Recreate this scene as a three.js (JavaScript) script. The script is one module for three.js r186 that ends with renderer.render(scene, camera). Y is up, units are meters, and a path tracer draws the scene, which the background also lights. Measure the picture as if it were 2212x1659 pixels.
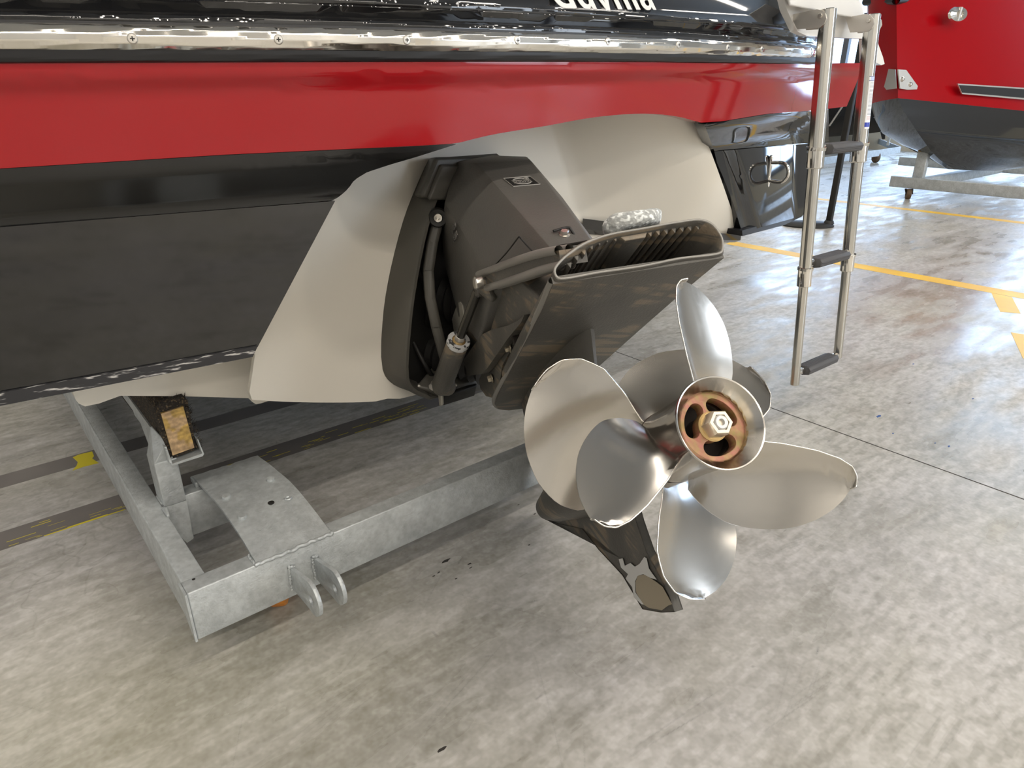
import * as THREE from 'three';
import { mergeGeometries, mergeVertices, toCreasedNormals } from 'three/addons/utils/BufferGeometryUtils.js';
import { ConvexGeometry } from 'three/addons/geometries/ConvexGeometry.js';
import { RectAreaLightUniformsLib } from 'three/addons/lights/RectAreaLightUniformsLib.js';
import { TextGeometry } from 'three/addons/geometries/TextGeometry.js';
import { FontLoader } from 'three/addons/loaders/FontLoader.js';

// ------------------------------------------------------------------ camera, light, exposure
// +X runs along the transom (away to the right), +Z points aft, y up; the lens stands 1 m above the floor
const V = (x, y, z) => new THREE.Vector3(x, y, z);
const PW = 2212, PH = 1659, FOC = 1460, PITCH = Math.atan(632.5 / FOC), YAW = 50.1 * Math.PI / 180;
const EYE = V(0, 1, 0), HEAD = V(Math.cos(YAW), 0, -Math.sin(YAW));
const FWD = HEAD.clone().multiplyScalar(Math.cos(PITCH)).add(V(0, -Math.sin(PITCH), 0));
const RGT = V(0, 0, 0).crossVectors(HEAD, V(0, 1, 0)).normalize(), UPV = V(0, 0, 0).crossVectors(RGT, FWD);
const scene = new THREE.Scene();
scene.background = new THREE.Color(0.30, 0.40, 0.55);
const camera = new THREE.PerspectiveCamera(2 * Math.atan(PH / 2 / FOC) * 180 / Math.PI, PW / PH, 0.05, 100);
camera.position.copy(EYE); camera.up.set(0, 1, 0); camera.lookAt(EYE.clone().add(FWD));
scene.add(camera);
const renderer = new THREE.WebGLRenderer({ antialias: true });
renderer.toneMapping = THREE.LinearToneMapping;
renderer.toneMappingExposure = 1.22;
renderer.shadowMap.enabled = true;
RectAreaLightUniformsLib.init();
const LAMP = 14.5, LAMPGLOW = 9, WINDOW = 3.2, AFTGLASS = 2.6;                // hall lamps; their glow to the eye; daylight windows
const LAMPCOLOUR = new THREE.Color(1.0, 0.92, 0.81), DAY = new THREE.Color(0.50, 0.70, 1.0), AFTDAY = new THREE.Color(0.78, 0.88, 1.0);
const font = await new FontLoader().loadAsync('fonts/droid/droid_sans_bold.typeface.json');

// ------------------------------------------------------------------ survey: points of the real place read off as bearings and met with a plane
const bearing = (x, y) => FWD.clone().multiplyScalar(FOC).addScaledVector(RGT, x - PW / 2).addScaledVector(UPV, PH / 2 - y);
const onPlane = (x, y, n, d0) => { const b = bearing(x, y); return EYE.clone().addScaledVector(b, (d0 - n.dot(EYE)) / n.dot(b)); };
const onX = (x, y, X) => onPlane(x, y, V(1, 0, 0), X), onY = (x, y, Y) => onPlane(x, y, V(0, 1, 0), Y), onZ = (x, y, Z) => onPlane(x, y, V(0, 0, 1), Z);

// ------------------------------------------------------------------ random and noise
let seed = 7;
const rnd = () => { seed = (seed * 1664525 + 1013904223) >>> 0; return seed / 4294967296; };
const hash = (x, y, s) => { let h = Math.imul(x, 374761393) + Math.imul(y, 668265263) + Math.imul(s, 2147483647 - 97); h = Math.imul(h ^ (h >>> 13), 1274126177); return ((h ^ (h >>> 16)) >>> 0) / 4294967296; };
const vnoise = (x, y, px, py, s) => {                       // tiles after px by py cells
  const xi = Math.floor(x), yi = Math.floor(y); let fx = x - xi, fy = y - yi;
  fx = fx * fx * (3 - 2 * fx); fy = fy * fy * (3 - 2 * fy);
  const x0 = ((xi % px) + px) % px, x1 = (x0 + 1) % px, y0 = ((yi % py) + py) % py, y1 = (y0 + 1) % py;
  const a = hash(x0, y0, s), b = hash(x1, y0, s), c = hash(x0, y1, s), d = hash(x1, y1, s);
  return a + (b - a) * fx + (c - a) * fy + (a - b - c + d) * fx * fy;
};
const fbm = (u, v, nx, ny, o, s) => { let t = 0, a = 0.5, n = 0; for (let i = 0; i < o; i++) { t += a * vnoise(u * nx, v * ny, nx, ny, s + i * 17); n += a; a *= 0.5; nx *= 2; ny *= 2; } return t / n; };
const clamp = (x, a = 0, b = 1) => Math.min(b, Math.max(a, x)), mix = (a, b, t) => a + (b - a) * t, smooth = (a, b, x) => { const t = clamp((x - a) / (b - a)); return t * t * (3 - 2 * t); };
function tex(n, fn, srgb = true, rep = 1) {                   // fn(u, v) -> [r, g, b] 0..1
  const d = new Uint8Array(n * n * 4);
  for (let j = 0; j < n; j++) for (let i = 0; i < n; i++) { const c = fn(i / n, j / n), k = (j * n + i) * 4; d[k] = clamp(c[0]) * 255; d[k + 1] = clamp(c[1]) * 255; d[k + 2] = clamp(c[2]) * 255; d[k + 3] = 255; }
  const t = new THREE.DataTexture(d, n, n, THREE.RGBAFormat); t.wrapS = t.wrapT = THREE.RepeatWrapping; t.magFilter = THREE.LinearFilter; t.minFilter = THREE.LinearMipmapLinearFilter; t.generateMipmaps = true;
  if (srgb) t.colorSpace = THREE.SRGBColorSpace; t.repeat.set(rep, rep); t.needsUpdate = true; return t;
}
const grey = (x) => [x, x, x];

// ------------------------------------------------------------------ materials
const S = (o) => new THREE.MeshStandardMaterial({ side: THREE.DoubleSide, ...o }), P = (o) => new THREE.MeshPhysicalMaterial({ side: THREE.DoubleSide, ...o });
const lin = (r, g, b) => new THREE.Color().setRGB(r, g, b);
const dirtMap = tex(512, (u, v) => {
  const a = fbm(u, v, 5, 5, 5, 3), st = fbm(u, v, 3, 40, 3, 11), k = 0.345 + 0.10 * (a - 0.5), r = smooth(0.50, 0.66, a) * smooth(0.42, 0.60, st);
  return [mix(k, 0.54, r * 0.8), mix(k * 0.965, 0.48, r * 0.8), mix(k * 0.90, 0.40, r * 0.8)];
}, true, 3);
const paintMap = tex(256, (u, v) => { const a = fbm(u, v, 6, 6, 4, 23), k = 0.36 + 0.04 * (a - 0.5); return [k, k * 0.97, k * 0.925]; }, true, 3);
const grainBump = tex(256, (u, v) => grey(fbm(u, v, 60, 60, 2, 31)), false, 6);
const galvMap = tex(512, (u, v) => { const a = fbm(u, v, 10, 10, 5, 41), b = fbm(u, v, 40, 40, 2, 43), k = 0.755 + 0.13 * (a - 0.5) + 0.10 * (b - 0.5); return [k * 0.965, k * 0.99, k]; }, true, 3);
const galvRough = tex(256, (u, v) => { const a = fbm(u, v, 14, 14, 3, 47); return grey(0.42 + 0.3 * (a - 0.3)); }, false, 3);
const woodMap = tex(256, (u, v) => { const w = fbm(u, v, 4, 4, 3, 61), r = 0.5 + 0.5 * Math.sin((v * 9 + w * 1.6) * 6.28), k = mix(0.93, 1.04, r) * (0.75 + 0.4 * fbm(u, v, 16, 16, 3, 67)), g = smooth(0.55, 0.7, fbm(u, v, 5, 5, 3, 71)); return [0.76 * k, mix(0.64, 0.63, g) * k, mix(0.49, 0.36, g) * k]; }, true, 9);
const carpetMap = tex(256, (u, v) => { const a = fbm(u, v, 50, 50, 2, 73), b = smooth(0.72, 0.8, vnoise(u * 60, v * 60, 60, 60, 79)); return [0.13 + 0.12 * a + 0.2 * b, 0.115 + 0.11 * a + 0.16 * b, 0.10 + 0.1 * a + 0.1 * b]; }, true, 6);
const stoneMap = tex(256, (u, v) => { const a = fbm(u, v, 30, 30, 3, 83), b = smooth(0.6, 0.75, vnoise(u * 50, v * 50, 50, 50, 89)), k = 0.55 + 0.25 * a + 0.22 * b; return [k, k * 1.01, k * 1.0]; }, true, 5);
const bronzeMap = tex(256, (u, v) => { const a = fbm(u, v, 9, 9, 4, 97), b = fbm(u, v, 20, 20, 3, 101); return [0.62 + 0.3 * (a - 0.5), 0.465 + 0.2 * (b - 0.5) + 0.1 * (a - 0.5), 0.33 + 0.25 * (a - 0.5)]; }, true, 9);
const scuffMap = tex(512, (u, v) => { const a = fbm(u, v, 10, 90, 4, 103), b = fbm(u, v, 9, 60, 4, 107), s = smooth(0.55, 0.68, a) * smooth(0.42, 0.55, b); return [mix(0.16, 0.72, s), mix(0.16, 0.71, s), mix(0.17, 0.70, s)]; }, true, 4);
const M = {
  red: P({ color: lin(0.33, 0.008, 0.012), roughness: 0.10, ior: 1.5, specularIntensity: 1 }),
  redFar: P({ color: lin(0.36, 0.001, 0.004), roughness: 0.25, ior: 1.4, specularIntensity: 0.35 }),
  black: P({ color: lin(0.005, 0.005, 0.006), roughness: 0.05, ior: 1.7 }),
  blackBand: P({ color: lin(0.009, 0.009, 0.009), roughness: 0.16, ior: 1.55 }),
  rubber: S({ color: lin(0.012, 0.012, 0.014), roughness: 0.4 }),
  lip: S({ map: scuffMap, roughness: 0.55 }),
  cream: P({ color: lin(0.82, 0.775, 0.69), roughness: 0.34, ior: 1.45 }),
  white: P({ color: lin(0.80, 0.79, 0.77), roughness: 0.2 }),
  chrome: S({ color: lin(0.80, 0.77, 0.72), metalness: 1, roughness: 0.10 }),
  tube: S({ color: lin(0.64, 0.62, 0.575), metalness: 1, roughness: 0.17 }),
  satin: S({ color: lin(0.66, 0.63, 0.58), metalness: 0.85, roughness: 0.42 }),
  prop: P({ color: lin(0.56, 0.53, 0.49), metalness: 1, roughness: 0.2 }),
  propEdge: S({ color: lin(0.86, 0.83, 0.78), metalness: 1, roughness: 0.16 }),
  galv: S({ map: galvMap, roughnessMap: galvRough, roughness: 1, metalness: 0.4, bumpMap: grainBump, bumpScale: 0.0006 }),
  galvFar: S({ map: galvMap, roughness: 0.6, metalness: 0.3 }),
  cowl: P({ map: paintMap, roughness: 0.42, bumpMap: grainBump, bumpScale: 0.0003, ior: 1.45 }),
  drive: P({ map: dirtMap, roughness: 0.5, bumpMap: grainBump, bumpScale: 0.0004 }),
  shield: P({ color: lin(0.075, 0.070, 0.060), roughness: 0.5 }),
  dark: S({ color: lin(0.012, 0.011, 0.010), roughness: 0.55 }),
  bare: S({ color: lin(0.40, 0.38, 0.33), metalness: 0.4, roughness: 0.5 }),
  rim: S({ color: lin(0.30, 0.285, 0.26), metalness: 0.3, roughness: 0.5 }),
  bolt: S({ color: lin(0.72, 0.68, 0.62), metalness: 0.9, roughness: 0.28 }),
  boltOld: S({ color: lin(0.46, 0.40, 0.30), metalness: 0.7, roughness: 0.45 }),
  brass: S({ color: lin(0.62, 0.44, 0.20), metalness: 0.6, roughness: 0.4 }),
  rod: S({ color: lin(0.10, 0.095, 0.085), metalness: 0.9, roughness: 0.25 }),
  worn: S({ map: tex(128, (u, v) => grey(mix(0.78, 0.25, smooth(0.56, 0.64, fbm(u, v, 8, 8, 3, 109)))), true, 14), roughness: 0.5 }),
  bronze: S({ map: bronzeMap, metalness: 0.1, roughness: 0.5 }),
  soot: S({ color: lin(0.02, 0.014, 0.010), roughness: 0.8 }),
  nut: S({ color: lin(0.62, 0.56, 0.45), metalness: 0.6, roughness: 0.35 }),
  pale: S({ color: lin(0.66, 0.66, 0.65), metalness: 0.2, roughness: 0.35 }),
  wood: S({ map: woodMap, roughness: 0.8 }),
  carpet: S({ map: carpetMap, roughness: 1, bumpMap: grainBump, bumpScale: 0.004 }),
  stone: S({ map: stoneMap, roughness: 0.85, bumpMap: grainBump, bumpScale: 0.001 }),
  tread: S({ color: lin(0.075, 0.074, 0.078), roughness: 0.6 }),
  yellow: S({ map: tex(256, (u, v) => { const a = fbm(u, v, 8, 8, 4, 113); return [0.97 - 0.1 * a, 0.80 - 0.12 * a, 0.18]; }), roughness: 0.5 }),
  yellowOld: S({ color: lin(0.62, 0.52, 0.02), roughness: 0.5 }),
  tape: S({ map: tex(256, (u, v) => { const a = fbm(u, v, 6, 6, 4, 127), k = 0.43 + 0.14 * (a - 0.5); return [k, k * 0.955, k * 0.93]; }), roughness: 0.5 }),
  joint: S({ color: lin(0.05, 0.045, 0.04), roughness: 0.9 }),
  fleck: S({ color: lin(0.035, 0.03, 0.025), roughness: 0.8 }), blueFleck: S({ color: lin(0.05, 0.11, 0.32), roughness: 0.8 }),
  orange: S({ color: lin(0.62, 0.22, 0.03), roughness: 0.4 }), tyre: S({ color: lin(0.10, 0.06, 0.03), roughness: 0.6 }),
  wall: S({ color: lin(0.36, 0.355, 0.34), roughness: 0.9 }), wallLight: S({ color: lin(0.60, 0.60, 0.59), roughness: 0.9 }), wallBase: S({ color: lin(0.62, 0.58, 0.48), roughness: 0.8 }), ceiling: S({ color: lin(0.40, 0.40, 0.39), roughness: 0.9 }), mullion: S({ color: lin(0.14, 0.15, 0.17), roughness: 0.5 }),
  glow: S({ color: lin(0.8, 0.8, 0.8), emissive: LAMPCOLOUR, emissiveIntensity: LAMPGLOW }),
  dayAft: S({ color: lin(0.5, 0.5, 0.5), emissive: AFTDAY, emissiveIntensity: AFTGLASS }),
  day: S({ color: lin(0.5, 0.55, 0.6), emissive: DAY, emissiveIntensity: WINDOW }),
};

// ------------------------------------------------------------------ building helpers
const names = {};
const numbered = (n) => { const k = names[n] = (names[n] ?? -1) + 1; return k ? `${n}_${String(k).padStart(3, '0')}` : n; };
function tag(o, label, category, group) { o.userData.label = label; o.userData.category = category; if (group) o.userData.group = group; return o; }
const baseOf = new Map();
function thing(name, [x, y, z], label, category, group) { const o = new THREE.Group(); o.name = numbered(name); o.position.set(x, y, z); scene.add(o); baseOf.set(o, o.position.clone()); if (label) tag(o, label, category, group); return o; }
function boxUV(g) {                                          // uv in metres from the dominant axis of every face
  if (g.index) g = g.toNonIndexed();
  const p = g.attributes.position, uv = new Float32Array(p.count * 2), a = V(), b = V(), c = V();
  for (let i = 0; i < p.count; i += 3) {
    a.fromBufferAttribute(p, i); b.fromBufferAttribute(p, i + 1); c.fromBufferAttribute(p, i + 2);
    const n = b.clone().sub(a).cross(c.clone().sub(a)), x = Math.abs(n.x), y = Math.abs(n.y), z = Math.abs(n.z);
    [a, b, c].forEach((q, k) => { const [s, t] = y >= x && y >= z ? [q.x, q.z] : x >= z ? [q.z, q.y] : [q.x, q.y]; uv[(i + k) * 2] = s; uv[(i + k) * 2 + 1] = t; });
  }
  g.setAttribute('uv', new THREE.BufferAttribute(uv, 2)); return g;
}
function clean(g) { g = g.index ? g.toNonIndexed() : g; for (const k of Object.keys(g.attributes)) if (!['position', 'normal', 'uv'].includes(k)) g.deleteAttribute(k); if (!g.attributes.normal) g.computeVertexNormals(); if (!g.attributes.uv) boxUV(g); return g; }
const join = (list) => list.length === 1 ? list[0] : mergeGeometries(list.map(clean));
// geometry is modelled in place (world) and re-based to its thing's own origin
let DRAWN = null;                                            // { k, c }: the drive is drawn at another size than built: scaled by k about its hub c
function part(name, geo, mat, parent, label) {
  const list = Array.isArray(geo) ? geo : [geo]; let g = clean(join(list)); if (DRAWN) g.translate(-DRAWN.c.x, -DRAWN.c.y, -DRAWN.c.z).scale(DRAWN.k, DRAWN.k, DRAWN.k).translate(DRAWN.c.x, DRAWN.c.y, DRAWN.c.z); boxUV(g);
  const b = baseOf.get(parent); g.translate(-b.x, -b.y, -b.z);
  const m = new THREE.Mesh(g, mat); m.name = name; m.castShadow = m.receiveShadow = true; parent.add(m); baseOf.set(m, b); if (label) m.userData.label = label; return m;
}
const creased = (g, a = 0.6) => { if (!g.index) { g.deleteAttribute('normal'); g.deleteAttribute('uv'); } return toCreasedNormals(g, a); };
const SPH = new THREE.IcosahedronGeometry(1, 2), SPHP = (() => { const s = [], p = SPH.attributes.position; const seen = new Set(); for (let i = 0; i < p.count; i++) { const k = [p.getX(i), p.getY(i), p.getZ(i)].map((t) => t.toFixed(3)).join(); if (!seen.has(k)) { seen.add(k); s.push(V(p.getX(i), p.getY(i), p.getZ(i))); } } return s; })();
function hull(pts, r = 0.004) { const all = []; for (const p of pts) for (const s of SPHP) all.push(p.clone().addScaledVector(s, r)); return creased(new ConvexGeometry(all), 0.5); }   // chunky casting with rounded edges
function boxGeo(a, b) { return new THREE.BoxGeometry(Math.abs(b[0] - a[0]), Math.abs(b[1] - a[1]), Math.abs(b[2] - a[2])).translate((a[0] + b[0]) / 2, (a[1] + b[1]) / 2, (a[2] + b[2]) / 2); }
function rbox(a, b, r = 0.003) { const pts = []; for (const x of [a[0], b[0]]) for (const y of [a[1], b[1]]) for (const z of [a[2], b[2]]) pts.push(V(x, y, z)); const c = V((a[0] + b[0]) / 2, (a[1] + b[1]) / 2, (a[2] + b[2]) / 2); for (const p of pts) { p.x -= Math.sign(p.x - c.x) * r; p.y -= Math.sign(p.y - c.y) * r; p.z -= Math.sign(p.z - c.z) * r; } return hull(pts, r); }
const QY = V(0, 1, 0);
function lathe(profile, a, dir, seg = 48) {                  // profile [[radius, along], ...] turned about the axis a + t dir
  const g = new THREE.LatheGeometry(profile.map(([r, t]) => new THREE.Vector2(Math.max(r, 1e-5), t)), seg);
  g.applyQuaternion(new THREE.Quaternion().setFromUnitVectors(QY, dir.clone().normalize())); g.translate(a.x, a.y, a.z); return creased(g, 0.6);
}
function rod(a, b, r, r2 = r, seg = 24, bev = 0.15) { const d = b.clone().sub(a), l = d.length(), e = Math.min(r, r2) * bev; return lathe([[0, 0], [r - e, 0], [r, e], [r2, l - e], [r2 - e, l], [0, l]], a, d, seg); }
function hexBolt(p, dir, r, h, flange = true) {               // head with chamfer and flange, standing on p
  const list = [lathe([[0, 0], [r * 0.98, 0], [r, h * 0.1], [r, h * 0.82], [r * 0.86, h], [0, h]], p, dir, 6)];
  if (flange) list.push(lathe([[0, -0.001], [r * 1.3, -0.001], [r * 1.3, h * 0.15], [r * 0.9, h * 0.25], [0, h * 0.25]], p, dir, 24)); return join(list);
}
function tube(pts, r, seg = 60, rad = 14, closed = false) { pts = pts.filter((p, i) => !i || p.distanceTo(pts[i - 1]) > 1e-4); const c = new THREE.CatmullRomCurve3(pts, closed, 'catmullrom', 0.5); return new THREE.TubeGeometry(c, seg, r, rad, closed); }
function slab(pts, off) {                                    // flat outline in space, thickened by the vector off
  const n = V(); for (let i = 0; i < pts.length; i++) { const a = pts[i], b = pts[(i + 1) % pts.length]; n.x += (a.y - b.y) * (a.z + b.z); n.y += (a.z - b.z) * (a.x + b.x); n.z += (a.x - b.x) * (a.y + b.y); } n.normalize();
  const ex = Math.abs(n.y) < 0.9 ? V(0, 1, 0).cross(n).normalize() : V(1, 0, 0).cross(n).normalize(), ey = n.clone().cross(ex);
  const f = THREE.ShapeUtils.triangulateShape(pts.map((p) => new THREE.Vector2(p.dot(ex), p.dot(ey))), []), v = [], N = pts.length, q = pts.map((p) => p.clone().add(off));
  for (const [a, b, c] of f) { v.push(pts[a], pts[b], pts[c]); v.push(q[a], q[c], q[b]); }
  for (let i = 0; i < N; i++) { const j = (i + 1) % N; v.push(pts[i], q[i], q[j], pts[i], q[j], pts[j]); }
  const g = new THREE.BufferGeometry().setFromPoints(v); return creased(g, 0.5);
}
function gridGeo(rows, off, crease = 0.5) {                   // rows[i][j] points -> surface, with thickness when off is given
  const v = [], R = rows.length, C = rows[0].length, quad = (a, b, c, d) => v.push(a, b, c, a, c, d);
  for (let i = 0; i + 1 < R; i++) for (let j = 0; j + 1 < C; j++) quad(rows[i][j], rows[i + 1][j], rows[i + 1][j + 1], rows[i][j + 1]);
  if (off) {
    const q = rows.map((r) => r.map((p) => p.clone().add(off)));
    for (let i = 0; i + 1 < R; i++) { for (let j = 0; j + 1 < C; j++) quad(q[i][j], q[i][j + 1], q[i + 1][j + 1], q[i + 1][j]); quad(rows[i][0], q[i][0], q[i + 1][0], rows[i + 1][0]); quad(rows[i][C - 1], rows[i + 1][C - 1], q[i + 1][C - 1], q[i][C - 1]); }
    for (let j = 0; j + 1 < C; j++) { quad(rows[0][j], rows[0][j + 1], q[0][j + 1], q[0][j]); quad(rows[R - 1][j], q[R - 1][j], q[R - 1][j + 1], rows[R - 1][j + 1]); }
  }
  return creased(new THREE.BufferGeometry().setFromPoints(v), crease);
}
function loft(rings, capA = true, capB = true, crease = 0.6) {  // closed rings of equal length
  const v = [], N = rings[0].length;
  for (let i = 0; i + 1 < rings.length; i++) for (let j = 0; j < N; j++) { const k = (j + 1) % N, a = rings[i][j], b = rings[i][k], c = rings[i + 1][k], d = rings[i + 1][j]; v.push(a, b, c, a, c, d); }
  const cap = (r, flip) => { const c = V(); r.forEach((p) => c.add(p)); c.divideScalar(N); for (let j = 0; j < N; j++) { const k = (j + 1) % N; flip ? v.push(c, r[k], r[j]) : v.push(c, r[j], r[k]); } };
  if (capA) cap(rings[0], true); if (capB) cap(rings[rings.length - 1], false);
  return creased(new THREE.BufferGeometry().setFromPoints(v), crease);
}
const lerpLine = (pts, n, key = (p) => p[0]) => {            // n points spread along a polyline of [x, y]
  const L = [0]; for (let i = 1; i < pts.length; i++) L.push(L[i - 1] + Math.hypot(pts[i][0] - pts[i - 1][0], pts[i][1] - pts[i - 1][1]));
  return Array.from({ length: n }, (_, k) => { const t = L[L.length - 1] * k / (n - 1); let i = 1; while (i < L.length - 1 && L[i] < t) i++; const f = (t - L[i - 1]) / (L[i] - L[i - 1] || 1); return [mix(pts[i - 1][0], pts[i][0], f), mix(pts[i - 1][1], pts[i][1], f)]; });
};
const spline2 = (pts, n, closed = false) => { const c = new THREE.CatmullRomCurve3(pts.map(([x, y]) => V(x, y, 0)), closed, 'centripetal'); return c.getPoints(n).map((p) => [p.x, p.y]); };
function onSurf(x, y, f) { let z = -1.1, p; for (let i = 0; i < 40; i++) { p = onZ(x, y, z); z = clamp(mix(z, f(p.x, p.y), 0.5), -1.7, -0.8); } return p; }   // bearing met with the curved surface z = f(x, y)
function patch(top, bottom, f, n = 60, m = 10, off = V(0, 0, -0.02)) {
  const a = lerpLine(top, n), b = lerpLine(bottom, n), rows = [];
  for (let i = 0; i < m; i++) rows.push(a.map((p, j) => onSurf(mix(p[0], b[j][0], i / (m - 1)), mix(p[1], b[j][1], i / (m - 1)), f)));
  return gridGeo(rows, off, 0.9);
}
// ------------------------------------------------------------------ the setting
const FN = 2048, FT = 3.7;                                    // floor map: one tile is 3.7 m of worn concrete
function floorTexture() {
  const k = new Float32Array(FN * FN), w = new Float32Array(FN * FN), rough = new Uint8Array(FN * FN * 4);
  for (let j = 0; j < FN; j++) for (let i = 0; i < FN; i++) {
    const u = i / FN, v = j / FN, q = j * FN + i, wa = 0.01 * vnoise(u * 12, v * 12, 12, 12, 305), a = fbm(u, v, 4, 4, 4, 201), b = fbm(u + wa, v, 18, 64, 4, 211), e = fbm(u, v + wa, 34, 30, 3, 307), c = vnoise(u * 700, v * 700, 700, 700, 223);
    const r1 = Math.abs(fbm(u + wa, v, 11, 13, 4, 229) - 0.5), r2 = Math.abs(fbm(u, v + wa, 24, 22, 3, 233) - 0.5), area = smooth(0.47, 0.6, fbm(u, v, 4, 4, 3, 239));
    const f = fbm(u + 2 * wa, v, 110, 300, 2, 313), g = fbm(u, v, 260, 240, 2, 317);
    let x = 0.685 + 0.14 * (a - 0.5) + 0.14 * (b - 0.5) + 0.05 * (c - 0.5) + 0.07 * (g - 0.5);
    x -= 0.03 * smooth(0.52, 0.72, b) * smooth(0.35, 0.65, a) + 0.015 * smooth(0.52, 0.70, e) + 0.055 * smooth(0.54, 0.74, f) * (0.35 + 0.65 * smooth(0.4, 0.6, a)); x += 0.04 * smooth(0.44, 0.28, f);
    x -= 0.06 * area * smooth(0.006, 0.0, r1) + 0.05 * area * smooth(0.008, 0.0, r2);
    k[q] = x; w[q] = 0.5 * (fbm(u, v, 5, 7, 3, 251) - 0.5) + 1.4 * (x - 0.64);
    rough[q * 4] = rough[q * 4 + 1] = rough[q * 4 + 2] = clamp(0.36 + 0.5 * (b - 0.5) + 0.4 * (a - 0.5), 0.2, 0.7) * 255; rough[q * 4 + 3] = 255;
  }
  const stroke = (x, y, ang, len, wid, amt, curl = 0) => {   // rubber scuffs and scratches, in metres
    const n = Math.ceil(len / FT * FN);
    for (let t = 0; t < n; t++) {
      ang += curl / n; x += Math.cos(ang) * FT / FN; y += Math.sin(ang) * FT / FN; const e = Math.sin(Math.PI * t / n), R = Math.max(0.6, wid / FT * FN / 2), g = 0.6 + 0.4 * vnoise(t * 0.05, wid * 900, 97, 97, 263);
      for (let o = -Math.ceil(R); o <= Math.ceil(R); o++) { const f = clamp(R + 0.5 - Math.abs(o)) * e * g, X = Math.round(x / FT * FN - Math.sin(ang) * o), Y = Math.round(y / FT * FN + Math.cos(ang) * o); k[(((Y % FN) + FN) % FN) * FN + (((X % FN) + FN) % FN)] += amt * f; }
    }
  };
  for (let i = 0; i < 34; i++) stroke(rnd() * FT, rnd() * FT, (rnd() - 0.5) * 0.5 + (rnd() < 0.3 ? 1.4 : 0.05), 0.4 + rnd() * 1.4, 0.012 + rnd() * 0.03, -0.01 - rnd() * 0.022, (rnd() - 0.5) * 0.25);
  for (let i = 0; i < 420; i++) stroke(rnd() * FT, rnd() * FT, rnd() * 6.28, 0.05 + rnd() * 0.5, 0.002, rnd() < 0.6 ? -0.045 * rnd() : 0.04 * rnd(), (rnd() - 0.5) * 0.5);
  for (let i = 0; i < 90; i++) { const x = rnd() * FT, y = rnd() * FT, g = (rnd() - 0.5) * 0.7; for (let n = 0; n < 7; n++) stroke(x + (rnd() - 0.5) * 0.12, y + (rnd() - 0.5) * 0.035, g + (rnd() - 0.5) * 0.12, 0.06 + rnd() * 0.35, 0.0022, -0.05 * rnd(), 0.1 * (rnd() - 0.5)); }
  for (let i = 0; i < 150; i++) stroke(rnd() * FT, rnd() * FT, rnd() * 6.28, 0.01 + rnd() * 0.03, 0.002 + rnd() * 0.004, -0.06 - 0.1 * rnd());
  const d = new Uint8Array(FN * FN * 4);
  for (let q = 0; q < FN * FN; q++) { const x = k[q], t = w[q]; d[q * 4] = clamp(x + 0.02 * t) * 255; d[q * 4 + 1] = clamp(x * 0.982 + 0.03 * t) * 255; d[q * 4 + 2] = clamp(x * 0.925 + 0.14 * t) * 255; d[q * 4 + 3] = 255; }
  return [d, rough].map((buf, i) => { const t = new THREE.DataTexture(buf, FN, FN, THREE.RGBAFormat); t.wrapS = t.wrapT = THREE.RepeatWrapping; t.magFilter = THREE.LinearFilter; t.minFilter = THREE.LinearMipmapLinearFilter; t.generateMipmaps = true; if (!i) t.colorSpace = THREE.SRGBColorSpace; t.repeat.set(1 / FT, 1 / FT); t.needsUpdate = true; return t; });
}
const [floorMap, floorRough] = floorTexture();
M.floor = P({ map: floorMap, roughnessMap: floorRough, roughness: 1, ior: 1.5 });
const ROOM = { x0: -7, x1: 13.8, z0: -15, z1: 10, h: 6.2 };
const structure = (o) => { o.userData.kind = 'structure'; return o; };
const floor = structure(thing('floor', [0, 0, 0]));
part('slab', boxGeo([ROOM.x0 - 0.3, -0.25, ROOM.z0 - 0.3], [ROOM.x1 + 0.3, 0, ROOM.z1 + 0.3]), M.floor, floor);
part('expansion_joint', boxGeo([2.030, -0.01, ROOM.z0], [2.0345, 0.0004, ROOM.z1]), M.joint, floor, 'thin dark saw-cut joint in the concrete');
part('yellow_line', boxGeo([4.262, -0.01, ROOM.z0], [4.385, 0.0006, ROOM.z1]), M.yellow, floor, 'bright yellow floor line nearer the propellers');
part('yellow_line', boxGeo([6.825, -0.01, ROOM.z0], [6.935, 0.0006, ROOM.z1]), M.yellow, floor, 'yellow floor line in front of the far trolley');
const mark = (pts) => slab(pts.map(([x, y]) => onY(x, y, 0.0007)), V(0, -0.01, 0));
part('dash_mark', mark([[2141.6, 632.6], [2186, 641.5], [2205, 677], [2160.7, 673.2]]), M.yellow, floor);
part('dash_mark', mark([[2183.5, 717.7], [2222, 724], [2252, 790], [2210, 774]]), M.yellow, floor);
part('worn_tape', boxGeo([-3, -0.01, -2.2], [1.9, 0.0004, -2.118]), M.tape, floor, 'grey worn tape strip with one yellow stretch left');
part('worn_tape', boxGeo([-3, -0.01, -1.875], [1.9, 0.0004, -1.786]), M.tape, floor, 'grey worn tape strip with shreds of yellow');
part('yellow_tape', mark([[157, 988], [170, 982], [199, 975], [203, 985], [199, 990], [213, 1000], [180, 1008], [157, 1016], [166, 1005], [168, 998]]), M.yellowOld, floor);
{ const g = []; for (let i = 0; i < 60; i++) { const x = -0.1 + rnd() * 1.2, z = -1.87 + Math.pow(rnd(), 0.5) * 0.08, l = 0.01 + rnd() * 0.05, w = 0.0006 + rnd() * 0.0018; g.push(boxGeo([x, -0.002, z], [x + l, 0.0007, z + w])); } g.push(boxGeo([0.0, -0.002, -1.7885], [0.18, 0.0008, -1.7855]), boxGeo([0.05, -0.002, -1.7915], [0.14, 0.0008, -1.7885])); part('tape_shreds', g, M.yellowOld, floor).userData.kind = 'stuff'; }
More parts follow.
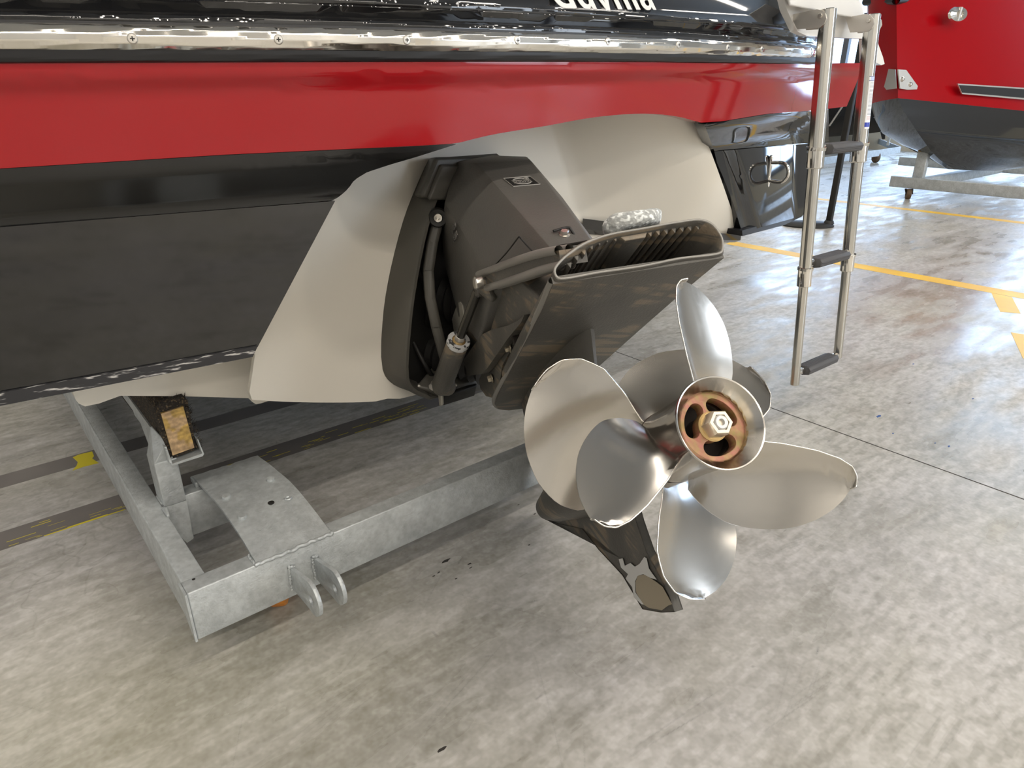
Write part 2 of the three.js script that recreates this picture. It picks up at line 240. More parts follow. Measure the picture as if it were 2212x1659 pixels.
function blob(px, py, rx, rz, mat, name) { const c = onY(px, py, 0.0005), pts = []; for (let i = 0; i < 9; i++) { const a = i / 9 * 6.283, r = 0.55 + rnd() * 0.6; pts.push(V(c.x + Math.cos(a) * rx * r, 0.0006, c.z + Math.sin(a) * rz * r)); } part(name, slab(pts, V(0, -0.004, 0)), mat, floor); }
for (const [x, y, r] of [[963, 1211, 0.012], [1014, 1218, 0.006], [948, 1236, 0.005], [985, 1250, 0.004], [937, 1244, 0.004], [1017, 1226, 0.004], [955, 1618, 0.009], [1143, 1177, 0.004], [1120, 1090, 0.003], [1155, 1110, 0.004]]) blob(x, y, r, r * 0.4, M.fleck, 'black_fleck');
for (const [x, y, r] of [[1898, 899, 0.014], [1929, 936, 0.006], [2050, 964, 0.009], [2020, 957, 0.005], [2102, 861, 0.007], [1973, 786, 0.008]]) blob(x, y, r, r * 0.45, M.blueFleck, 'blue_fleck');

const wallOf = (n, a, b, m = M.wall) => { const w = new THREE.Mesh(boxUV(boxGeo(a, b)), m); w.name = n; w.castShadow = w.receiveShadow = true; structure(w); scene.add(w); return w; };
const R0 = ROOM, T = 0.25;
wallOf('wall_left', [R0.x0 - T, 0, R0.z0 - T], [R0.x0, R0.h, R0.z1 + T], M.wallLight); wallOf('wall_back', [R0.x0, 0, R0.z0 - T], [R0.x1, R0.h, R0.z0]); 
{ const c = new THREE.Mesh(boxUV(boxGeo([R0.x0 - T, R0.h, R0.z0 - T], [R0.x1 + T, R0.h + T, R0.z1 + T])), M.ceiling); c.name = 'ceiling'; c.castShadow = c.receiveShadow = true; structure(c); scene.add(c); }
const wr = structure(thing('wall_right', [R0.x1, 0, 0]));
part('masonry', [boxGeo([R0.x1, 4.3, R0.z0], [R0.x1 + T, R0.h, R0.z1]), boxGeo([R0.x1, 0, R0.z0], [R0.x1 + T, 4.3, -12]), boxGeo([R0.x1, 0, 7.5], [R0.x1 + T, 4.3, R0.z1])], M.wall, wr);
part('base_panel', boxGeo([R0.x1, 0, -12], [R0.x1 + T, 0.32, 7.5]), M.wallBase, wr);
const wf = structure(thing('wall_front', [3.4, 0, R0.z1]));
part('masonry', [boxGeo([R0.x0, 0, R0.z1], [R0.x1, 0.9, R0.z1 + T]), boxGeo([R0.x0, 4.9, R0.z1], [R0.x1, R0.h, R0.z1 + T]), boxGeo([R0.x0, 0.9, R0.z1], [5.5, 4.9, R0.z1 + T]), boxGeo([13.5, 0.9, R0.z1], [R0.x1, 4.9, R0.z1 + T])], M.wallLight, wf);
for (let i = 0; i < 2; i++) {                                 // wall of translucent glazing behind the camera
  const x0 = 5.5 + i * 4, x1 = x0 + 4, w = structure(thing(`window_${i + 3}`, [(x0 + x1) / 2, 0.9, R0.z1])), bars = [boxGeo([x0, 0.9, R0.z1 - 0.03], [x0 + 0.12, 4.9, R0.z1 + T]), boxGeo([x1 - 0.12, 0.9, R0.z1 - 0.03], [x1, 4.9, R0.z1 + T])]; for (const y of [0.9, 2.2, 3.5, 4.8]) bars.push(boxGeo([x0, y, R0.z1 - 0.02], [x1, y + 0.1, R0.z1 + T]));
  part('window_frame', bars, M.mullion, w); part('pane', boxGeo([x0 + 0.05, 0.95, R0.z1 + 0.08], [x1 - 0.05, 4.85, R0.z1 + 0.1]), M.dayAft, w);
  const l = new THREE.RectAreaLight(AFTDAY, AFTGLASS, 3.6, 3.7); l.position.set((x0 + x1) / 2, 2.9, R0.z1 - 0.06); l.lookAt((x0 + x1) / 2, 2.9, 0); scene.add(l);
}
for (let i = 0; i < 5; i++) {                                 // bays of the far wall, two of them glazed
  const z0 = -12 + i * 3.9, z1 = z0 + 3.9; if (i !== 1 && i !== 2) { part('masonry', boxGeo([R0.x1, 0.32, z0], [R0.x1 + T, 4.3, z1]), M.wall, wr); continue; }
  const w = structure(thing(`window_${i}`, [R0.x1, 0.32, (z0 + z1) / 2]));
  const bars = [boxGeo([R0.x1 - 0.03, 0.32, z0], [R0.x1 + T, 4.3, z0 + 0.18]), boxGeo([R0.x1 - 0.03, 0.32, z1 - 0.18], [R0.x1 + T, 4.3, z1])]; for (const z of [1.3, 2.6]) bars.push(boxGeo([R0.x1 - 0.02, 0.32, z0 + z - 0.05], [R0.x1 + T, 4.3, z0 + z + 0.05])); for (const y of [0.32, 1.25, 2.2, 3.2, 4.2]) bars.push(boxGeo([R0.x1 - 0.02, y, z0], [R0.x1 + T, y + 0.1, z1]));
  part('window_frame', bars, M.mullion, w); part('pane', boxGeo([R0.x1 + 0.08, 0.4, z0 + 0.1], [R0.x1 + 0.1, 4.25, z1 - 0.1]), M.day, w);
  const l = new THREE.RectAreaLight(DAY, WINDOW, 3.4, 3.8); l.position.set(R0.x1 - 0.06, 2.35, (z0 + z1) / 2); l.lookAt(0, 2.35, (z0 + z1) / 2); scene.add(l);
}
for (const [x, z, p] of [[9.5, -8, 0.25], [9.5, -2, 0.25], [9.5, 5, 0.3], [5.5, -8, 0.3], [5.5, -4, 0.35], [5.5, 2, 0.6], [5.5, 5, 1], [5.5, 8.5, 1.1], [1.5, -8, 0.4], [1.5, -4, 0.4], [1.5, 2.0, 1], [1.5, 5, 1.4], [1.5, 8.5, 1.9], [-2.5, -8, 0.4], [-2.5, -4, 0.5], [-2.5, 2, 1.2], [-2.5, 5, 1.6], [-2.5, 8.5, 2]]) {
  const t = thing('ceiling_light', [x, R0.h - 0.25, z], 'long white linear lamp hung under the hall ceiling', 'lamp', 'linear lamps under the ceiling');
  part('housing', rbox([x - 1.97, R0.h - 0.25, z - 0.16], [x + 1.97, R0.h - 0.14, z + 0.16], 0.01), M.white, t); part('diffuser', boxGeo([x - 1.95, R0.h - 0.265, z - 0.13], [x + 1.95, R0.h - 0.249, z + 0.13]), M.glow, t);
  for (const s of [-1.5, 1.5]) part('hanger', rod(V(x + s, R0.h - 0.15, z), V(x + s, R0.h + 0.01, z), 0.008), M.mullion, t);
  const l = new THREE.RectAreaLight(LAMPCOLOUR, LAMP * p, 3.9, 0.26); l.position.set(x, R0.h - 0.275, z); l.rotation.x = -Math.PI / 2; scene.add(l);
}
const ZT = -1.40;                                             // plane of the transom
// ------------------------------------------------------------------ the red and black motor boat on the cradle
const zr = (x) => { const q = clamp((x - 1.15) / 1.05, -1.3, 1.3); return -1.04 - 0.14 * q * q; }, heel = (x) => 0.021 * (x - 1.15);
const zp = (x) => zr(x) - 0.085;
const skin = (x, y) => { const h = y - heel(x), r = zr(x); if (h > 1.012) return r - 0.004 - 0.016 * smooth(1.045, 1.012, h); if (h > 0.905) return r - 0.020 - 0.012 * (1.012 - h) / 0.107; return mix(r - 0.032, zp(x), clamp((0.905 - h) / 0.06)); };
const boat = thing('motor_boat', [1.15, 0.25, -2.5], 'glossy red and black motor boat with a cream stern recess, resting on the galvanised cradle', 'boat');
const ARCH = spline2([[985, 310], [1063, 291], [1185, 271], [1266, 256], [1348, 247], [1409, 246], [1470, 253], [1512, 265]], 40);
part('red_band', patch([[-40, 134], [0, 134], [400, 132], [850, 129], [1100, 130], [1300, 132], [1500, 136], [1700, 138], [1868, 136]], [[-40, 371], [0, 364], [488, 334], [900, 315], ...ARCH, [1560, 262], [1656, 246], [1755, 239], [1829, 230]], skin, 90, 16, V(0, 0, -0.03)), M.red, boat);
part('black_band', patch([[-40, 372], [0, 365], [488, 335], [900, 316], [985, 311]], [[-40, 500], [0, 490], [718, 433], [733, 425], [753, 407], [765, 389], [793, 372], [845, 355], [900, 339], [985, 312]], skin, 90, 10, V(0, 0, -0.03)), M.blackBand, boat);
part('black_band', patch([[1521, 267], [1560, 263], [1656, 247], [1755, 240], [1790, 236]], [[1543, 326], [1560, 324], [1656, 316], [1757, 308], [1790, 305]], skin, 30, 8, V(0, 0, -0.03)), M.black, boat);
const panelL = (x) => zp(x) + 0.004;
part('sponson', patch([[-40, 501], [0, 491], [724, 434]], [[-40, 872], [0, 850], [557, 749]], panelL, 40, 12, V(0, 0, -0.25)), M.black, boat);
part('bottom_lip', patch([[-40, 872], [0, 849], [557, 748]], [[-40, 899], [0, 877], [546, 771]], (x) => panelL(x) + 0.006, 40, 4, V(0, 0, -0.2)), M.lip, boat, 'black bottom edge with white scuffs');
const tilt = (y) => (0.84 - y) * 0.13;                         // the starboard face leans to the light
const xe = (y) => 1.80 + (0.84 - y) * 0.78;
part('sponson', patch([[1543, 327], [1549, 352], [1565, 390], [1583, 436], [1603, 502]], [[1760, 309], [1752, 360], [1744, 410], [1736, 462], [1734, 466]], (x, y) => zp(x) + tilt(y) - 0.022 * (1 - smooth(0, 0.07, x - xe(y))), 30, 30, V(0, 0, -0.25)), M.black, boat);
part('bottom_lip', patch([[1603, 498], [1690, 474], [1736, 460]], [[1604, 510], [1692, 487], [1732, 468]], (x, y) => zp(x) + tilt(y) - 0.004, 20, 3, V(0, 0, -0.2)), M.rubber, boat);
{ // cream recess: slanting side walls, round corners and the transom wall between
  const zt = ZT, A = onSurf(724, 434, panelL), B = onSurf(557, 749, panelL), C = onSurf(1543, 327, zp), D = onSurf(1604, 506, zp), rows = [], N = 24;
  const XL = (y) => A.x + (y - A.y) * (B.x - A.x) / (B.y - A.y), XR = (y) => C.x + (y - C.y) * (D.x - C.x) / (D.y - C.y), R1 = onZ(1205, 300, zt), R2 = onZ(1260, 470, zt), cR = (y) => R1.x + (y - R1.y) * (R2.x - R1.x) / (R2.y - R1.y), cL = (y) => 0.86 + (y - 0.6) * 0.45;
  const under = [[545, 864], [555, 875], [566, 873], [600, 862], [700, 861], [870, 860], [930, 845]].map(([x, y]) => onZ(x, y, zt)); under.push(V(1.15, 0.225, zt), V(1.5, 0.3, zt), V(1.7, 0.36, zt)); const yb = (x) => { let k = 0; while (k < under.length - 2 && under[k + 1].x < x) k++; return mix(under[k].y, under[k + 1].y, clamp((x - under[k].x) / (under[k + 1].x - under[k].x))); };
  const rowN = bearing(0, 862).cross(bearing(PW, 862)), rowY = (x, z) => 1 - (rowN.x * x + rowN.z * z) / rowN.y;
  const cols = []; for (let i = 0; i <= 24; i++) cols.push([0, i / 24]); for (let i = 1; i <= 20; i++) cols.push([1, i / 20]); for (let i = 1; i <= 12; i++) cols.push([2, i / 12]);
  for (let r = 0; r <= N; r++) rows.push(cols.map(([k, s]) => {
    if (k === 0) { const q = Math.sin(s * Math.PI / 2), b = mix(B.y - 0.01, rowY(mix(XL(0.45), cL(0.35), s), mix(zp(XL(0.5)) - 0.012, zt, q), 862), smooth(0, 0.16, s)), y = mix(1.0, b, r / N), z0 = zp(XL(Math.max(y, 0.55))) - 0.012; return V(mix(XL(Math.max(y, 0.3)), cL(Math.max(y, 0.3)), s), y, mix(z0, zt, q)); }
    if (k === 1) { const b = yb(mix(cL(0.3), cR(0.6), s)), y = mix(1.0, b, r / N); return V(mix(cL(y), cR(Math.max(y, 0.5)), s), y, zt); }
    const y = mix(1.0, mix(0.36, D.y - 0.012, Math.min(1, s + (s > 0 ? 0.45 * (1 - s) : 0))), r / N), t = 1 - s; return V(mix(cR(Math.max(y, 0.5)), XR(y), s), y, mix(zp(XR(y)) - 0.012, zt, t * t * (1.6 - 0.6 * t)));
  }));
  part('stern_recess', gridGeo(rows, V(0, 0, -0.012), 0.9), M.cream, boat, 'cream painted recess around the stern drive');
  const low = [[165, 866], [171, 874], [185, 880], [215, 874], [262, 857], [400, 858], [540, 862], [548, 871], [555, 875], [566, 873], [600, 862]].map(([x, y]) => onZ(x, y, zt));
  part('hull_bottom', slab([...low, onZ(700, 861, zt), V(0.76, 0.66, zt), V(0.10, 0.66, zt)].map((p) => p.clone().setZ(zt - 0.006)), V(0, 0, -5)), M.cream, boat);
  part('hull_bottom', slab([V(1.5, 0.66, zt - 0.02), V(1.5, 0.34, zt - 0.02), V(2.12, 0.47, zt - 0.02), V(2.12, 0.66, zt - 0.02)], V(0, 0, -5)), M.black, boat);
  part('hull_bottom', slab([V(0.6, 0.66, zt - 0.03), V(0.6, 0.31, zt - 0.03), V(1.12, 0.215, zt - 0.03), V(1.52, 0.33, zt - 0.03), V(1.52, 0.66, zt - 0.03)], V(0, 0, -5)), M.cream, boat);
  { const lip = [0, 1, 2].map((k) => Array.from({ length: 13 }, (_, i) => { const q = i / 12, t = 1 - q, y = mix(R2.y, D.y, q) - [0, 0.03, 0.045][k] * (1 - 0.35 * q), yy = mix(R2.y, D.y, q); return V(mix(cR(yy), XR(yy), q) - 0.004 - 0.008 * t, y, mix(zp(XR(yy)) - 0.012, zt, t * t * (1.6 - 0.6 * t)) + 0.010 - [0, 0, 0.02][k]); })); part('recess_lip', gridGeo(lip, null, 0.5), M.black, boat); }
}
part('side_band', [boxGeo([0.02, 0.885, -6.4], [0.045, 1.05, -1.23]), boxGeo([2.25, 0.93, -6.4], [2.28, 1.09, -1.36])], M.red, boat); part('side_panel', [boxGeo([0.02, 0.58, -6.4], [0.045, 0.885, -1.30])], M.black, boat);
part('hull_side', [rbox([0.06, 0.6, -6.5], [2.24, 1.08, -1.43], 0.02), rbox([0.10, 0.6, -1.5], [0.30, 1.04, -1.27], 0.02), rbox([2.0, 0.6, -1.6], [2.2, 1.04, -1.28], 0.02)], M.black, boat);
// mouldings swept round the stern
function sweep(profile, x0, x1, n = 60, crease = 0.7, wrapL = true, wrapR = true) {   // round the stern and on along both sides
  const rows = [], far = [4.5, 2, 0.5, 0.12], at = (x, nx, nz, dz) => profile.map(([o, y]) => V(x + o * nx, y + heel(x), zr(x) + o * nz - dz));
  if (wrapL) { for (const t of far) rows.push(at(x0, -1, 0, t + 0.02)); rows.push(at(x0, -0.9, 0.45, 0.015)); }
  for (let i = 0; i <= n; i++) rows.push(at(mix(x0, x1, i / n), 0, 1, 0));
  if (wrapR) { rows.push(at(x1, 0.9, 0.45, 0.015)); for (const t of far.slice().reverse()) rows.push(at(x1, 1, 0, t + 0.02)); }
  return gridGeo(rows, null, crease);
}
const arc = (cx, cy, r, a0, a1, n = 10) => Array.from({ length: n + 1 }, (_, i) => { const a = mix(a0, a1, i / n); return [cx + r * Math.cos(a), cy + r * Math.sin(a)]; });
const RX = [0.02, 2.33];
part('rubber_strip', sweep([[-0.03, 1.055], ...arc(-0.004, 1.063, 0.008, -1.57, 0.0, 6), [0.005, 1.067], [0.0, 1.106], [-0.03, 1.108]], ...RX), M.rubber, boat);
const rail = part('rub_rail', sweep([[-0.004, 1.0685], ...arc(-0.004, 1.086, 0.0175, -1.5, 1.5, 18), [-0.004, 1.1035]], 0.02, 2.12, 80, 1.0, true, false), M.chrome, boat, 'polished stainless rub rail');
part('rail_end', [hull([V(2.12, 1.086 + heel(2.12), zr(2.12) - 0.002), V(2.17, 1.086 + heel(2.17), zr(2.17) - 0.006)], 0.0165), hull([V(2.19, 1.086 + heel(2.19), zr(2.19) - 0.006), V(2.3, 1.086 + heel(2.3), zr(2.3) - 0.006)], 0.0155)], M.chrome, boat);
for (const [x, y] of [[286, 83.5], [601, 85.5], [878, 86.5], [1117, 87], [1313, 90], [1465, 97], [1572, 103], [1645, 107]]) {
  const p = onSurf(x, y, (X) => zr(X) + 0.0125), n = V(-(zr(p.x + 0.01) - zr(p.x - 0.01)) / 0.02, 0, 1).normalize();
  const s = part('screw', lathe([[0, -0.004], [0.0068, -0.003], [0.0072, 0.0005], [0.0055, 0.0022], [0, 0.0030]], p, n, 24), M.satin, boat);
  const t = V(n.z, 0, -n.x), c = p.clone().addScaledVector(n, 0.0026); part('cross_slot', [rod(c.clone().addScaledVector(t, -0.003), c.clone().addScaledVector(t, 0.003), 0.0008, 0.0008, 8), rod(c.clone().add(V(0, -0.003, 0)), c.clone().add(V(0, 0.003, 0)), 0.0008, 0.0008, 8)], M.dark, s);
}
part('deck_edge', sweep([[-0.035, 1.101], [-0.006, 1.103], ...arc(-0.012, 1.109, 0.007, -0.6, 1.4, 8), [-0.024, 1.120], [-0.017, 1.135], ...arc(-0.022, 1.1415, 0.0065, -0.9, 1.3, 8), [-0.032, 1.152], [-0.045, 1.17], [-0.075, 1.215], [-0.13, 1.26], [-0.25, 1.29], [-0.8, 1.31]], 0.02, 2.30, 80, 0.9), M.black, boat, 'glossy black swim platform edge');
{ // port of registry in white letters; only the lower half comes into the picture
  const f = (x, y) => { const h = y - heel(x); return zr(x) + 0.002 + (h < 1.17 ? mix(-0.032, -0.045, (h - 1.152) / 0.018) : mix(-0.045, -0.075, clamp((h - 1.17) / 0.045))); };
  const a = onSurf(1203, 20.5, f), b = onSurf(1416, 23, f), w = a.distanceTo(b), g = new TextGeometry('Gdynia', { font, size: 1, depth: 0.02, curveSegments: 8 }); g.computeBoundingBox(); const k = w / (g.boundingBox.max.x - g.boundingBox.min.x); g.translate(-g.boundingBox.min.x, 0, 0); g.scale(k, k, 0.04);
  const ex = b.clone().sub(a).normalize(), up = onSurf(1300, -20, f).sub(onSurf(1300, 20, f)).normalize(), ez = ex.clone().cross(up).normalize(); up.copy(ez).cross(ex);
  g.applyMatrix4(new THREE.Matrix4().makeBasis(ex, up, ez).setPosition(a.addScaledVector(ez, 0.002))); part('lettering', g, M.white, boat, 'white home port lettering on the black platform edge');
}
// white deck moulding at the ladder
part('deck_moulding', slab([[1693, -8], [1700, 22], [1722, 68], [1742, 77], [1785, 80], [1874, 84], [1868, 42], [1846, -8]].map(([x, y]) => onZ(x, y, -1.06)), V(0, 0, -0.02)), M.white, boat);
part('deck_moulding', hull([[1698, -30], [1706, 8], [1840, 17], [1862, 36], [1866, 40], [1858, 10], [1835, -30]].flatMap(([x, y]) => [onZ(x, y, -1.03), onZ(x, y, -1.2)]), 0.004), M.white, boat);
part('corner_pad', slab([[1888, 84], [1896, 92], [1907, 122], [1911, 138], [1904, 141], [1889, 133]].map(([x, y]) => onZ(x, y, -1.15)), V(0, 0, -0.05)), M.white, boat);
{ // stern eye: back plate, two posts, bent bar
  const X = 2.14, z = zp(X) + tilt(0.757), p0 = V(X, 0.792, z), p1 = V(X, 0.722, z), eye = part('stern_eye', [hull([p0.clone().add(V(0, 0.01, 0.001)), p1.clone().add(V(0, -0.01, 0.001)), V(X, 0.757, z + 0.001)], 0.007)], M.chrome, boat, 'stainless bow-shaped stern eye');
  const u = [V(X, 0.785, z), V(X, 0.787, z + 0.03)]; for (let i = 0; i <= 8; i++) { const t = Math.PI / 2 - Math.PI * i / 8; u.push(V(X, 0.757 + 0.03 * Math.sin(t), z + 0.04 + 0.028 * Math.cos(t))); } u.push(V(X, 0.727, z + 0.03), V(X, 0.729, z)); part('loop', tube(u, 0.006, 80, 14), M.chrome, eye);
}
// ------------------------------------------------------------------ the stern drive, steered 24 degrees and tilted up 40 degrees
const rad = Math.PI / 180, KD = 0.86, HUB = V(0.6982, 0.6128, -0.4205), AZ = -24 * rad, TRIM = 40 * rad, ROLL = 4.5 * rad;
const dd = V(Math.sin(AZ) * Math.cos(TRIM), Math.sin(TRIM), Math.cos(AZ) * Math.cos(TRIM)), e0 = V(0, 1, 0).cross(dd).normalize(), u0 = dd.clone().cross(e0);
const de = e0.clone().multiplyScalar(Math.cos(ROLL)).addScaledVector(u0, Math.sin(ROLL)), du = u0.clone().multiplyScalar(Math.cos(ROLL)).addScaledVector(e0, -Math.sin(ROLL));
const D = (e, u, d) => HUB.clone().addScaledVector(de, e).addScaledVector(du, u).addScaledVector(dd, d);   // e to starboard, u up the leg, d aft along the shaft
const drawn = (p) => p.clone().sub(HUB).divideScalar(KD).add(HUB), DQ = (x, y, n, k) => drawn(onPlane(x, y, n, HUB.dot(n) + KD * k)), DP = (x, y, e) => DQ(x, y, de, e), DU = (x, y, u) => DQ(x, y, du, u); // drawn at 1 : 0.86 round the hub
const drive = thing('stern_drive', [1.105, 0.24, -1.45], 'dark grey stern drive tilted up and steered to one side on the cream transom', 'outdrive');
{ // transom shield: deep rim round a dark well, cap on top
  const left = spline2([[922, 346], [896, 400], [868, 470], [840, 590], [828, 690], [830, 800], [848, 825], [888, 843]].map(([x, y]) => { const p = onZ(x, y, ZT); return [p.x, p.y]; }), 24), cx = 1.015;
  const ring = [...left, [cx, left[24][1] - 0.01], ...left.map(([x, y]) => [2 * cx - x, y]).reverse()], inset = (k) => { const n = ring.length; return ring.map(([x, y], i) => { const a = ring[(i + n - 1) % n], b = ring[(i + 1) % n], dx = b[0] - a[0], dy = b[1] - a[1], l = Math.hypot(dx, dy); return [x - dy / l * -k * -1, y + dx / l * -k * -1]; }); };
  const sgn = inset(0.01)[8][0] > ring[8][0] ? 1 : -1, fz = (y) => -1.315 + 0.02 * Math.sin((y - 0.24) / 0.6 * Math.PI), R = (k, zf) => inset(sgn * k).map(([x, y]) => V(x, y, zf(y)));
  part('transom_shield', loft([R(-0.004, () => -1.399), R(0.0, () => -1.388), R(0.002, (y) => fz(y) - 0.006), R(0.006, fz), R(0.013, fz), R(0.017, (y) => fz(y) - 0.008), R(0.03, () => -1.380)], false, true, 0.6), M.shield, drive, 'dark grey bowl-shaped transom shield');
  part('shield_well', slab(R(0.02, () => -1.372).map((p) => p), V(0, 0, -0.004)), M.dark, drive);
  const cap = [[927, 350], [898, 420], [1060, 345], [1090, 420]];
  part('shield_cap', [hull(cap.flatMap(([x, y]) => { const p = onZ(x, y, ZT + 0.02), q = onZ(x, y, ZT + 0.085); return [p.setX(p.x + (x < 1000 ? 0.008 : 0)), q.setX(q.x + (x < 1000 ? 0.02 : 0))]; }), 0.009), hull([[955, 362], [930, 425], [1040, 362], [1050, 425]].flatMap(([x, y]) => [onZ(x, y, ZT + 0.07), onZ(x, y, ZT + 0.098)]), 0.007)], M.shield, drive);
}
{ // steering fork in the well, its pivot bolt, bellows and hoses
  const arm = (s) => { const q = [[945, 470], [931, 525], [922, 585], [926, 645], [939, 705], [956, 770], [966, 812]].map(([x, y], i) => onZ(x, y, -1.315 + 0.012 * Math.min(i, 4))); return q.map((p) => s > 0 ? p : V(2.03 - p.x, p.y, p.z)); };
  for (const s of [1, -1]) { const q = arm(s), g = []; for (let i = 0; i + 1 < q.length; i++) g.push(hull([q[i], q[i + 1], q[i].clone().add(V(s * 0.018, 0, -0.03)), q[i + 1].clone().add(V(s * 0.018, 0, -0.03)), q[i].clone().add(V(s * 0.006, 0, 0.004)), q[i + 1].clone().add(V(s * 0.006, 0, 0.004))], 0.009)); part('steering_fork', g, M.shield, drive); }
  const p = onZ(946, 469, -1.302); part('pivot_ring', lathe([[0.010, 0], [0.022, 0], [0.022, 0.008], [0.019, 0.012], [0.011, 0.010], [0.010, 0]], p, V(-0.55, 0, 0.84)), M.dark, drive); part('pivot_bolt', lathe([[0.004, 0.004], [0.009, 0.004], [0.0105, 0.009], [0.009, 0.013], [0.005, 0.012], [0.004, 0.004], [0, 0.003]], p, V(-0.55, 0, 0.84)), M.bolt, drive);
  const bel = []; for (let i = 0; i < 7; i++) bel.push([0.052, i * 0.024], [0.066, i * 0.024 + 0.012]); part('bellows', lathe([[0, 0], ...bel, [0, 0.168]], V(0.95, 0.52, -1.400), V(0.35, -0.1, 0.9)), M.dark, drive);
  part('bellows', lathe([[0, 0], ...bel.map(([r, t]) => [r * 0.8, t]), [0, 0.168]], V(0.89, 0.38, -1.400), V(0.5, -0.1, 0.9)), M.dark, drive);
  part('hose', tube([V(0.85, 0.62, -1.390), V(0.855, 0.57, -1.340), V(0.86, 0.51, -1.340), V(0.875, 0.46, -1.380)], 0.010, 40, 12), M.dark, drive); part('hose', tube([V(0.83, 0.44, -1.390), V(0.835, 0.38, -1.340), V(0.87, 0.33, -1.350), V(0.93, 0.32, -1.380)], 0.006, 40, 12), M.dark, drive);
  part('lower_bracket', [hull([onZ(905, 836, -1.330), onZ(938, 842, -1.310), onZ(1035, 822, -1.310), onZ(1040, 838, -1.310), onZ(950, 852, -1.310), onZ(935, 800, -1.360), onZ(1030, 800, -1.360)], 0.006)], M.shield, drive);
  part('anode_bar', hull([onZ(958, 843, -1.340), onZ(1028, 826, -1.340), onZ(958, 872, -1.300), onZ(1022, 852, -1.300), onZ(1026, 834, -1.290), onZ(960, 856, -1.290)], 0.004), M.dark, drive); part('bracket_tab', hull([onZ(948, 838, -1.285), onZ(952, 874, -1.285), onZ(954, 845, -1.270), onZ(955, 872, -1.270)], 0.004), M.bare, drive);
  part('bracket_bolt', hexBolt(onZ(940, 832, -1.290), V(-0.95, 0, 0.3), 0.010, 0.015), M.bolt, drive); for (const [x, y] of [[905, 833], [972, 815], [985, 832]]) part('rivet', lathe([[0, -0.002], [0.004, -0.001], [0.003, 0.002], [0, 0.003]], onZ(x, y, -1.300), V(-0.4, 0, 1), 16), M.bolt, drive);
}
DRAWN = { k: KD, c: HUB };
// cowling: port flank, crowned top, the aft face drawn out to a ridge
const CW = [[-0.095, 0.900, -0.640], [0.092, 0.897, -0.645], [0, 0.907, -0.640], [-0.148, 0.790, -0.640], [-0.146, 0.780, -0.745], [-0.148, 0.715, -0.808], [-0.148, 0.545, -0.800], [0.135, 0.80, -0.76], [0.150, 0.70, -0.735], [0.150, 0.545, -0.79], [-0.070, 0.835, -0.560], [0.075, 0.85, -0.590], [-0.03, 0.690, -0.475], [0.03, 0.690, -0.475], [-0.105, 0.690, -0.520], [0.092, 0.690, -0.512], [-0.042, 0.475, -0.335], [0.045, 0.475, -0.335], [-0.125, 0.475, -0.475], [0.10, 0.515, -0.430], [0.105, 0.475, -0.430], [-0.135, 0.44, -0.72], [0.135, 0.44, -0.72], [-0.07, 0.86, -0.86], [0.06, 0.86, -0.86]];
const cowl = part('cowling', hull(CW.map((p) => D(...p)), 0.011), M.cowl, drive, 'dark grey engine-style cowling');
